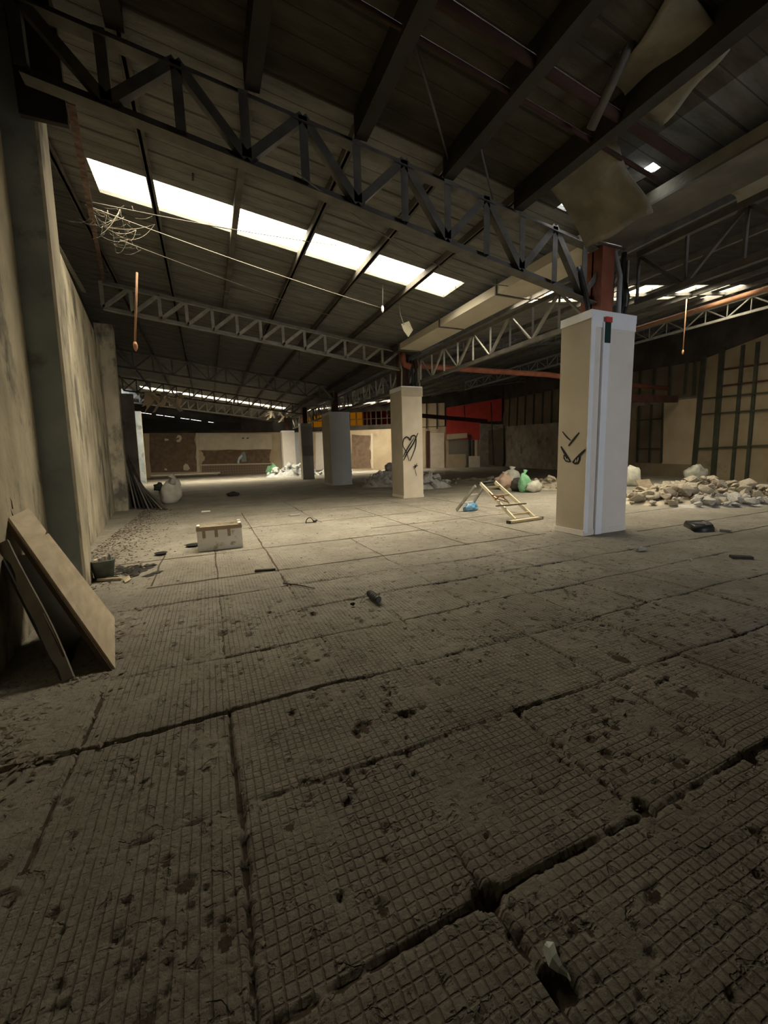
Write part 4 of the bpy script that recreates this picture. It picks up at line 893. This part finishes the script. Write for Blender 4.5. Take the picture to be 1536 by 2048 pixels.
heap('f', rock_grey, 30, 8.6, 18.2, 1.9, 1.3, 0, 1.45, .16, .36, ('grey slab chunk in the heap between the wide grey and heart columns', 'heap between grey and heart columns'), 'slab chunks between the grey and heart columns', 6, m_rock_g)
heap('g', rock_white, 18, 6.3, 33.0, 2.2, 1.1, 0, 1.35, .18, .34, ('white plaster lump in the bright pile below the farthest column', 'bright pile by the farthest column'), 'white lumps below the farthest column', 7, m_rock_w)
heap('h', rock_white, 10, 9.6, 32.5, 1.5, 1.0, 0, 1.3, .18, .34, ('white plaster lump in the pile between the two grey columns', 'white pile between the grey columns'), 'white lumps between the grey columns', 8, m_rock_w)
heap('i', rock_tan, 12, 12.2, 17.0, 2.2, 1.2, -.2, .25, .09, .18, ('dark scattered chunk in the low mound behind the ladder', 'low mound behind the ladder'), 'scattered chunks behind the ladder', 9, m_rough)

# ================================================================== BAGS AND SACKS
def bag(name, c, r, m, label, seed, cat_='bag', neck=True, rough=.22):
    b = MB(); b.blob((c[0],c[1],c[2]+r[2]*.86), r, seed, 3, 1, rough)
    zmin = min(v[2] for v in b.v); b.v = [(x, y, max(z, c[2]+.002)) for x, y, z in b.v]
    if neck: b.tube([(c[0],c[1],c[2]+r[2]*1.55),(c[0]+.02,c[1],c[2]+r[2]*1.85),(c[0]+.05,c[1],c[2]+r[2]*2.2)], [r[0]*.3,r[0]*.12,r[0]*.34], 8)
    return single(name, b, m, label, cat_, (c[0],c[1],c[2]))
p = gnd(1025,975); bag('plastic_bag', (p.x+.1,p.y+.2,.0), (.42,.35,.38), m_bagg, 'pale swollen plastic bag on top of the bags behind the ladder', 3)
p = gnd(1008,978); bag('plastic_bag', (p.x,p.y,0), (.36,.3,.30), m_bagp, 'pinkish plastic bag behind the ladder', 5)
p = gnd(1035,982); bag('plastic_bag', (p.x,p.y,0), (.30,.22,.26), m_darkrag, 'dark bag lying low behind the ladder', 8, neck=False)
p = gnd(1048,984); bag('plastic_bag', (p.x,p.y,0), (.24,.2,.36), m_baggr, 'green and white plastic bag behind the ladder', 9)
p = gnd(1068,984); bag('plastic_bag', (p.x,p.y,0), (.34,.2,.22), m_bagg, 'flattened pale bag right of the green bag', 12, neck=False)
p = gnd(1262,972); bag('plastic_bag', (p.x,p.y,0), (.30,.28,.42), m_bagg, 'full beige bag beside the foot of the large white column', 14, neck=False, rough=.12)
p = gnd(1402,958); bag('plastic_bag', (p.x-1.3,p.y-.5,0), (.55,.35,.36), m_bagg, 'pale bags slumped behind the big rubble heap', 16, neck=False)
p = gnd(553,950); bag('plastic_bag', (p.x-.4,p.y-1,0), (.5,.4,.48), m_baggr, 'light green bag at the left end of the far white pile', 18)
# flat card beside the beige bag
b = MB(); a = gnd(1290,980); b.plate([atY(1271,960,a.y), atY(1299,958,a.y+.15), atY(1307,975,a.y+.1), atY(1283,983,a.y)], (0,-1,.4), .03); single('torn_card', b, m_plywood, 'torn beige card leaning on the rubble right of the large column', 'card', (a.x,a.y,0))
# white sack and leaning scrap at the second pilaster
sk = gnd(340,1007)
b = MB(); b.blob((sk.x,sk.y,.40), (.34,.24,.46), 22, 3, 1, .14); b.v = [(x+(z*.12), y, max(z,.0)) for x,y,z in b.v]
t = thing('white_sack', (sk.x,sk.y,0), 'white woven sack slumped beside the leaning scrap at the second pilaster', 'sack'); b.build('sack_body', m_sack, t)
b = MB(); b.tube([(sk.x+.12,sk.y-.1,.72),(sk.x+.2,sk.y-.1,.9),(sk.x+.12,sk.y-.1,1.02)], [.14,.09,.12], 8); b.build('sack_neck', m_sack, t)
b = MB(); b.blob((sk.x-.28,sk.y-.1,.62), (.16,.1,.14), 5, 2); b.build('sack_filling', m_darkrag, t)
q = random.Random(4)
base = gnd(262,1018)
for k in range(9):
    s = k/8; bx = base+(gnd(332,1020)-base)*s; top = Vector((Xw(15.7)+.28+.04*k, 15.9+.1*s, 1.9-1.15*s+q.uniform(-.1,.1)))
    b = MB(); w = q.uniform(.05,.16); dv = (top-bx).normalized(); sd = Vector((.25,.9,0)).normalized()
    b.plate([bx, bx+sd*w, top+sd*w, top], dv.cross(sd), .015)
    single('leaning_strip', b, [m_darkrag, m_greywood, m_steel][k % 3], 'thin dark strip leaning behind the second left pilaster, '+['nearest to','second from','third from','fourth from','fifth from','sixth from','seventh from','eighth from','farthest from'][k]+' the pilaster', 'scrap strip', (bx.x,bx.y,0), 'scrap strips behind the second pilaster')
b = MB(); b.plate([gnd(262,1014), gnd(320,1016), Vector((Xw(16)+.75,16.3,.75)), Vector((Xw(16)+.42,16.4,1.75))], (1,-.6,.3), .02); single('leaning_sheet', b, m_darkrag, 'black sheet under the strips behind the second left pilaster', 'sheet', gnd(290,1015))

# ================================================================== FOREGROUND LEFT: boards, bucket, debris
bd = thing('plywood_board', (-.85,3.9,0), 'large pale plywood board leaning on the left wall', 'board')
A_, B_, C_, D_ = Vector((-.75,3.37,0)), Vector((-.955,4.52,0)), atX(58,1016,-1.565), atX(18,1035,-1.55)
nn = (B_-A_).cross(D_-A_).normalized(); nn = nn if nn.x > 0 else -nn
def bl(s, t): return A_.lerp(B_, s).lerp(D_.lerp(C_, s), t)
b = MB(); b.plate([bl(0,0), bl(1,0), bl(1,.55), bl(1.0,.78), bl(.80,.785), bl(.98,.80), bl(1,.97), bl(.98,1), bl(0,1)], nn, .018); b.build('face_ply', m_plywood, bd)
b = MB(); b.plate([q-nn*.019 for q in [bl(-.02,0), bl(1,0), bl(.95,.8), bl(.7,1), bl(-.02,1)]], nn, .03); b.build('core', m_plyedge, bd)
gb = thing('grey_plank', (-1.1,3.5,0), 'weathered grey split plank leaning left of the plywood board', 'plank')
a2 = Vector((-1.04,3.32,0)); t2 = atX(2,1085,-1.52); dv = (t2-a2).normalized(); sd = Vector((.55,.2,.55)); sd = (sd-dv*sd.dot(dv)).normalized(); n2_ = dv.cross(sd)
b = MB(); ed = []; q = random.Random(2)
for i in range(13): s = i/12; ed.append(a2+(t2-a2)*s+sd*(.055+.012*math.sin(5*s)))
eb = [a2+(t2-a2)*(i/12)-sd*(.0+q.uniform(0,.035)) for i in range(12,-1,-1)]
b.plate(ed+eb, n2_ if n2_.z > 0 else -n2_, .022); b.build('plank', m_greywood, gb)
b = MB(); b.tube([a2+(t2-a2)*.12+sd*.05+Vector((0,0,.014)), a2+(t2-a2)*.42+sd*.05+Vector((0,0,.014))], .006, 5); b.build('split', m_plyedge, gb)
b = MB(); b.plate([Vector((-1.05,3.33,0)), Vector((-1.15,4.3,0)), Vector((-1.56,4.65,.70)), Vector((-1.52,4.0,.78))], (1,-.2,.7), .02); single('shadow_sheet', b, m_black, 'black sheet standing in for the shadow behind the grey plank', 'board', (-1.3,4,0))  # dark sheet filling the space where only shadow lies under the boards
b = MB(); b.plate([Vector((-1.30,4.35,.02)), Vector((-1.12,4.75,.02)), Vector((-1.18,4.8,.16)), Vector((-1.36,4.4,.16))], (1,-.5,.2), .03); single('wood_offcut', b, m_plywood, 'short plywood offcut seen under the leaning board', 'offcut', (-1.2,4.5,0))
rb = thing('bent_rebar', (-1.68,4.9,1.15), 'rusty bent reinforcing bars sticking out of the left wall above the boards', 'rebar')
for k, (pts) in enumerate([[(8,992),(14,1010),(24,1032)],[(16,994),(20,1002),(23,1018)],[(3,1010),(5,1000),(14,998)]]):
    b = MB(); b.tube([atX(x,y,-1.575) for x,y in pts], .012, 6); b.build('bar', m_rust_d, rb)
# bucket behind the first pilaster
bk = gnd(206,1160); bk = Vector((bk.x, bk.y+.1, 0))
t = thing('bucket', bk, 'dusty grey-green bucket filled with scraps behind the first pilaster', 'bucket')
b = MB(); n = 20
vs = []; prof = [(.105,0),(.135,.22),(.145,.235),(.145,.25),(.128,.25),(.100,.02)]
for r0, z in prof:
    for k in range(n): a = 2*math.pi*k/n; vs.append((bk.x+r0*math.cos(a), bk.y+r0*math.sin(a), z))
b.add(vs, [(i*n+k,i*n+(k+1)%n,(i+1)*n+(k+1)%n,(i+1)*n+k) for i in range(len(prof)-1) for k in range(n)]+[tuple(range(n))[::-1], tuple(range((len(prof)-1)*n, len(prof)*n))], True); b.build('bucket_body', mat('bucket_plastic', (0.10,0.12,0.11), (0.17,0.19,0.175), 9, .6), t)
for k in range(4): b = MB(); b.box((bk.x-.09+.05*k,bk.y-.06+.03*k,.15),(bk.x-.06+.05*k,bk.y+.05,.26+.015*k)); b.build('scrap', m_cloth if k % 2 else m_plywood, t)
def litter(name, n, fx, fy, m, label, seed, smin, smax, flat=True, z=0.0):
    b = MB(); q = random.Random(seed)
    for _ in range(n):
        x, y = fx(q), fy(q); s = q.uniform(smin, smax); a = q.uniform(0, 6.3); h = s*q.uniform(.1,.5)
        if x < Xw(y)+.03: continue
        c, d = math.cos(a)*s, math.sin(a)*s; e = q.uniform(.3,.9)
        b.add([(x+c,y+d,z+.001),(x-d*e,y+c*e,z+.001),(x-c,y-d,z+.001+h*.4),(x+d*e*.8,y-c*e*.8,z+h*.3),(x+c*.1,y+d*.1,z+h)], [(0,1,4),(1,2,4),(2,3,4),(3,0,4),(0,3,2,1)])
    return single(name, b, m, label, 'litter', (b.v[0][0], b.v[0][1], 0), kind='stuff')
litter('black_scraps', 60, lambda q: -1.15+q.gauss(0,.17), lambda q: 6.4+q.gauss(0,.18), m_darkrag, 'black shredded scraps lying around the bucket', 1, .03, .12)
litter('wall_debris', 2600, lambda q: -1.95+abs(q.gauss(0,.42)), lambda q: q.uniform(5.6,14.5), m_soil, 'dark crumbs and dust heaped along the foot of the left wall', 2, .006, .030)
litter('corner_rubble', 2200, lambda q: -1.5+abs(q.gauss(0,.30)), lambda q: q.uniform(2.2,4.8), m_rough, 'grey crumbled rubble on the floor below the leaning boards', 3, .006, .036)
litter('floor_chips', 2200, lambda q: q.uniform(-1.4,5.6), lambda q: q.uniform(0.5,8.0), m_rock, 'small concrete chips scattered over the scored floor', 4, .003, .010)
litter('floor_chips', 500, lambda q: q.uniform(-2.0,9), lambda q: q.uniform(5.0,16), m_soil, 'dark bits of dirt scattered over the open floor', 5, .008, .028)
litter('floor_chips', 40, lambda q: q.uniform(-.9,3.0), lambda q: q.uniform(0.6,4.5), m_rock_w, 'tiny white paint flakes on the scored floor', 6, .003, .007)
litter('floor_leaves', 130, lambda q: 3.4+q.gauss(0,.9), lambda q: 2.3+q.gauss(0,.55), m_soil, 'dark flakes and dry leaves littering the floor at the right', 7, .008, .022)
b = MB(); a = gnd(195,1163); c = gnd(243,1160); b.tube([(a.x,a.y,.02),(c.x,c.y,.02)], .02, 8); single('pale_stick', b, m_plywood, 'short pale stick on the floor in front of the bucket', 'stick', (a.x,a.y,0))
b = MB(); b.plate([gnd(246,1156,.03), gnd(258,1150,.06), gnd(262,1158,.03), gnd(250,1165,.01)], (0,0,1), .01); single('wood_scrap', b, m_plywood, 'small wooden scrap right of the pale stick', 'scrap', gnd(252,1158))
# two shallow dishes
for x, y, r_, lab in [(387,1092,.13,'dark round dish with pale rim tucked beside the foam crate'), (322,1109,.10,'small dark dish lying left of the foam crate')]:
    p = gnd(x, y); b = MB(); n = 20; vs = []
    for rr, z in [(r_*.6,0),(r_,.03),(r_*.95,.032),(r_*.55,.008)]:
        for k in range(n): a = 2*math.pi*k/n; vs.append((p.x+rr*math.cos(a), p.y+rr*math.sin(a), z))
    b.add(vs, [(i*n+k,i*n+(k+1)%n,(i+1)*n+(k+1)%n,(i+1)*n+k) for i in range(3) for k in range(n)]+[tuple(range(n))[::-1], tuple(range(3*n,4*n))], True); single('shallow_dish', b, m_black, lab, 'dish', p, 'shallow dishes')

# ---- foam crate with brown tape
def box_local(root, name, m, a, c): b = MB(); b.box(a, c); o = b.build(name, m, None, origin=(0,0,0)); o.parent = root; return o
cr = thing('foam_crate', (0,0,0), 'dirty white foam crate with brown tape standing on the floor', 'crate')
Lc, Dc, Hc, tt = .70, .42, .40, .04
b = MB(); b.box((0,0,0),(Lc,Dc,tt)); b.box((0,0,tt),(Lc,tt,Hc)); b.box((0,Dc-tt,tt),(Lc,Dc,Hc)); b.box((0,tt,tt),(tt,Dc-tt,Hc)); b.box((Lc-tt,tt,tt),(Lc,Dc-tt,Hc))
o = b.build('crate_body', m_foam, None, origin=(0,0,0)); o.parent = cr
for k, x in enumerate((.08, .27, .47)): box_local(cr, 'tape_strip', m_tape, (x,-.004,.22), (x+.05,0,.34))
b = MB(); b.box((-.006,-.006,.34),(Lc+.006,-.001,.395)); b.box((-.006,-.001,.34),(-.001,Dc,.395)); b.box((-.006,-.006,.4),(Lc,tt+.01,.405)); b.box((0,Dc-tt-.01,.4),(Lc,Dc+.006,.405)); b.box((.30,.04,.36),(.42,.10,.405))
o = b.build('tape_band', m_tape, None, origin=(0,0,0)); o.parent = cr
for a in ((0,0,.4),(Lc-.05,0,.4),(Lc-.05,Dc-.06,.4)): box_local(cr, 'corner_piece', m_foam, a, (a[0]+.05,a[1]+.06,.43))
pL, pR = gnd(397,1104), gnd(482,1095); cr.location = (pL.x, pL.y, 0); cr.rotation_euler = (0,0,math.atan2(pR.y-pL.y, pR.x-pL.x)+.02)
# foam scrap behind crate
b = MB(); p = gnd(412,1024); b.box((p.x-.12,p.y,0),(p.x+.12,p.y+.1,.03)); single('foam_scrap', b, m_foam, 'thin white foam scrap lying behind the crate', 'scrap', p)

# ---- black cylinder with wire
p = gnd(745,1207); d = Vector((gnd(762,1212)-gnd(733,1196))); d.z = 0; d = Vector((.06,-.27,0)).normalized()
cy = thing('black_canister', (p.x,p.y,0), 'black dusty cylindrical canister lying on the floor', 'canister')
c0 = gnd(758,1207); r0 = .036; c0 = Vector((c0.x, c0.y, r0)); c1_ = gnd(738,1192); c1_ = Vector((c1_.x, c1_.y, r0)); dd = (c1_-c0)
b = MB(); b.tube([c0, c0+dd*.03, c0+dd*.06, c0+dd*.5, c0+dd*.94, c0+dd*.97, c1_], [.026,.033,.036,.036,.036,.033,.026], 16); cbody = b.build('canister_body', m_can, cy)
b = MB(); b.tube([c0-dd*.004, c0+dd*.006], .028, 16); b.build('end_cap', m_bluegrey, cy)
for s in (.2,.35,.5,.65,.8): b = MB(); b.tube([c0+dd*s, c0+dd*(s+.03)], .0385, 16); sub('rib', b, m_black, cy, cbody)
b = MB(); w0 = c1_; b.tube([w0, w0+Vector((-.04,-.0,.0)), Vector(gnd(724,1198,.012)), Vector(gnd(720,1206,.006))], .004, 5); b.build('wire', m_cable, cy)
b = MB(); p = gnd(706,1210); b.blob((p.x,p.y,.012), (.022,.018,.016), 3, 2); single('dark_lump', b, m_darkrag, 'tiny dark lump on the floor left of the canister', 'scrap', p)
# ---- sandal, flat piece, far shoe
p = gnd(622,1046)
t = thing('broken_sandal', (p.x,p.y,0), 'broken black sandal strap standing on the floor', 'sandal')
Y_ = p.y
for pts, r_ in [([(612,1046),(613,1040),(617,1036),(622,1036),(626,1041),(628,1046)],.012), ([(626,1041),(630,1042),(634,1040)],.02), ([(611,1047),(622,1048),(633,1046)],.008)]:
    b = MB(); P3 = [atY(x,y,Y_) for x,y in dense(pts,4)]; P3 = [Vector((v.x,v.y,max(v.z,.012))) for v in P3]; b.tube(P3, r_, 6); b.build('strap', m_black, t)
b = MB(); p = gnd(589,1031); n = 14; pts = [Vector((p.x+.16*math.cos(2*math.pi*k/n)*(1 if k<7 else .9), p.y+.07*math.sin(2*math.pi*k/n)+.03*math.cos(2*math.pi*k/n), .03)) for k in range(n)]; b.plate(pts, (0,0,1), .028); single('sandal_sole', b, m_greydk, 'flat dark shoe sole lying behind the broken sandal', 'sole', p)
p = gnd(467,992); b = MB(); b.blob((p.x,p.y,.07), (.26,.16,.10), 6, 3, 1, .25); b.v = [(x,y,max(z,0)) for x,y,z in b.v]; single('black_rag', b, m_darkrag, 'black crumpled rag on the floor halfway to the far wall', 'rag', p)
# ---- flat bar and stick
a, c = gnd(510,1143), gnd(551,1140); b = MB(); b.bar((a.x,a.y,.012),(c.x,c.y,.012),.05,.02); single('flat_wood_bar', b, m_darkrag, 'short dark flat bar on the floor right of the crate', 'bar', (a.x,a.y,0))
a, c = gnd(567,1168), gnd(630,1178); b = MB(); b.tube([(a.x,a.y,.012),((a.x+c.x)/2,(a.y+c.y)/2,.016),(c.x,c.y,.008)], [.009,.007,.004], 6); single('thin_stick', b, m_darkrag, 'thin dark stick lying before the flat bar', 'stick', (a.x,a.y,0))
# ---- black tray, dark bar, rag and pebbles on the right
pa, pb_, pc_, pd = gnd(1367,1052), gnd(1388,1064), gnd(1429,1062), gnd(1408,1051)
t = thing('black_tray', (pb_.x,pb_.y,0), 'black plastic car part lying on the floor before the big rubble heap', 'tray')
ctr = (pa+pb_+pc_+pd)/4
b = MB(); out = [pa, pa.lerp(pb_,.5)+Vector((-.02,-.03,0)), pb_, pc_.lerp(pb_,.5)+Vector((0,-.03,0)), pc_, pc_.lerp(pd,.5)+Vector((.06,0,0)), pd, pd.lerp(pa,.5)]
vs = [(v.x,v.y,.05) for v in out]+[(v.lerp(ctr,.12).x, v.lerp(ctr,.12).y, .11) for v in out]+[(v.lerp(ctr,.25).x, v.lerp(ctr,.25).y, .085) for v in out]+[(v.x,v.y,0) for v in out]
n = 8; b.add(vs, [(i,(i+1)%n,n+(i+1)%n,n+i) for i in range(n)]+[(n+i,n+(i+1)%n,2*n+(i+1)%n,2*n+i) for i in range(n)]+[tuple(range(2*n,3*n))]+[(3*n+i,3*n+(i+1)%n,(i+1)%n,i) for i in range(n)], True); b.build('shell', m_black, t)
b = MB(); b.bar(pa.lerp(pb_,.5)+Vector((.08,0,.10)), pc_.lerp(pd,.4)+Vector((-.15,0,.10)), .03, .02); b.build('ridge', m_greydk, t)
a, c = gnd(1461,1115), gnd(1504,1117); b = MB(); b.bar((a.x,a.y,.015),(c.x,c.y,.015),.09,.03); single('flat_wood_bar', b, m_darkrag, 'dark flat bar on the floor at the right edge', 'bar', (a.x,a.y,0))
a, c = gnd(1440,1062), gnd(1462,1064); b = MB(); b.bar((a.x,a.y,.02),(c.x,c.y,.02),.12,.04); single('flat_wood_bar', b, m_greywood, 'brown scrap bar right of the black car part', 'bar', (a.x,a.y,0))
p = gnd(1280,1101); b = MB(); b.blob((p.x,p.y,.02), (.09,.05,.035), 9, 3, 1, .3); b.v = [(x,y,max(z,0)) for x,y,z in b.v]; single('crumpled_paper', b, m_cloth, 'crumpled grey paper on the floor before the large column', 'paper', p)
p = gnd(1381,1121); b = MB(); b.blob((p.x,p.y,.012), (.022,.018,.02), 4, 1); single('white_pebble', b, m_rock_w, 'tiny white pebble on the floor at the right', 'pebble', p)
# ---- cloudy plastic shard in the foreground joint
p = gnd(1090,1900); q_ = gnd(1140,1968)
b = MB(); base = Vector((p.x,p.y,.0)); tip = Vector((q_.x,q_.y,.006)); s = (tip-base); side = Vector((-s.y,s.x,0)).normalized()
rows = [(0,.012,.028),(.18,.024,.036),(.4,.021,.030),(.65,.011,.02),(.85,.005,.012),(1,.0015,.006)]; vs = []
for t_, w, h in rows: c = base+s*t_+side*.006*math.sin(9*t_); vs += [c-side*w+Vector((0,0,.001)), c+side*w+Vector((0,0,.001)), c+side*w*.5+Vector((0,0,h)), c-side*w*.4+Vector((0,0,h*.8))]
b.add(vs, [(0,1,2,3)[::-1]]+[(4*i+k,4*i+(k+1)%4,4*i+4+(k+1)%4,4*i+4+k) for i in range(5) for k in range(4)]+[(20,21,22,23)]); single('plastic_shard', b, m_glass, 'cloudy pointed plastic shard on the nearest floor joint', 'shard', base)

# ================================================================== LADDER (opened flat A-frame) AND BLUE BAG
ld = thing('folding_ladder', (5.9,7.6,0), 'low opened folding ladder standing left of the large column', 'ladder')
fl, fr = gnd(1030,1044), gnd(1068,1039); tl, tr = atY(961,967,7.75), atY(990,964,7.75)
fl.z = fr.z = .05
def fsec(name, a, c, w): b = MB(); b.bar(a, c, w[0], w[1]); return b.build(name, m_alu, ld)
fsec('front_rail', fl, tl, (.035,.07)); fsec('front_rail', fr, tr, (.035,.07))
for s in (.12,.36,.62,.86): fsec('rung', fl.lerp(tl,s), fr.lerp(tr,s), (.035,.045))
fa, fb = gnd(1018,1047), gnd(1081,1038); fa.z = fb.z = .03
b = MB(); b.bar(fa, fb, .11, .05); fbar = b.build('foot_bar', m_alu, ld)
for e in (fa, fb): b = MB(); b.box((e.x-.03,e.y-.05,.0),(e.x+.03,e.y+.05,.058)); sub('rubber_end', b, m_black, ld, fbar)
rl_, rr_ = gnd(913,1022), gnd(941,1016); rl_.z = rr_.z = .02
t1, t2_ = atY(951,972,7.9), atY(968,972,7.9)
b = MB(); b.bar(rl_, t1, .035, .07); b.build('rear_rail', m_steel_g, ld); b = MB(); b.bar(rr_, t2_, .035, .07); b.build('rear_rail', m_steel_g, ld)
for s in (.28,.62): b = MB(); b.bar(rl_.lerp(t1,s), rr_.lerp(t2_,s), .05, .05); b.build('rear_rung', m_alu_w, ld)
b = MB(); b.tube([tl+Vector((0,.05,0)), tr+Vector((0,.05,0))], .035, 8); b.build('hinge', m_black, ld)
for k, pts in enumerate([[(978,985),(990,996),(1005,1001),(1016,1004)],[(984,990),(1000,993),(1012,999),(1020,1010)],[(990,1000),(1004,990),(1010,1000)]]):
    b = MB(); b.tube([atY(x,y,7.15) for x,y in dense(pts,4)], .012, 5); single('tangled_cord', b, m_orange, 'orange brown cord tangled over the ladder rungs', 'cord', atY(*pts[0],7.15), 'cords on the ladder')
b = MB(); b.bar(atY(992,1012,6.95), atY(1052,1007,6.95), .03, .03); single('cross_stick', b, m_greywood, 'thin stick laid across the lower ladder rungs', 'stick', atY(992,1012,6.95))
p = gnd(946,1022); b = MB(); b.blob((p.x,p.y+.1,.05), (.22,.13,.13), 31, 3, 1, .3); b.v = [(x,y,max(z,0)) for x,y,z in b.v]; single('blue_plastic_bag', b, m_blue, 'crumpled blue plastic bag beside the rear legs of the ladder', 'bag', p)
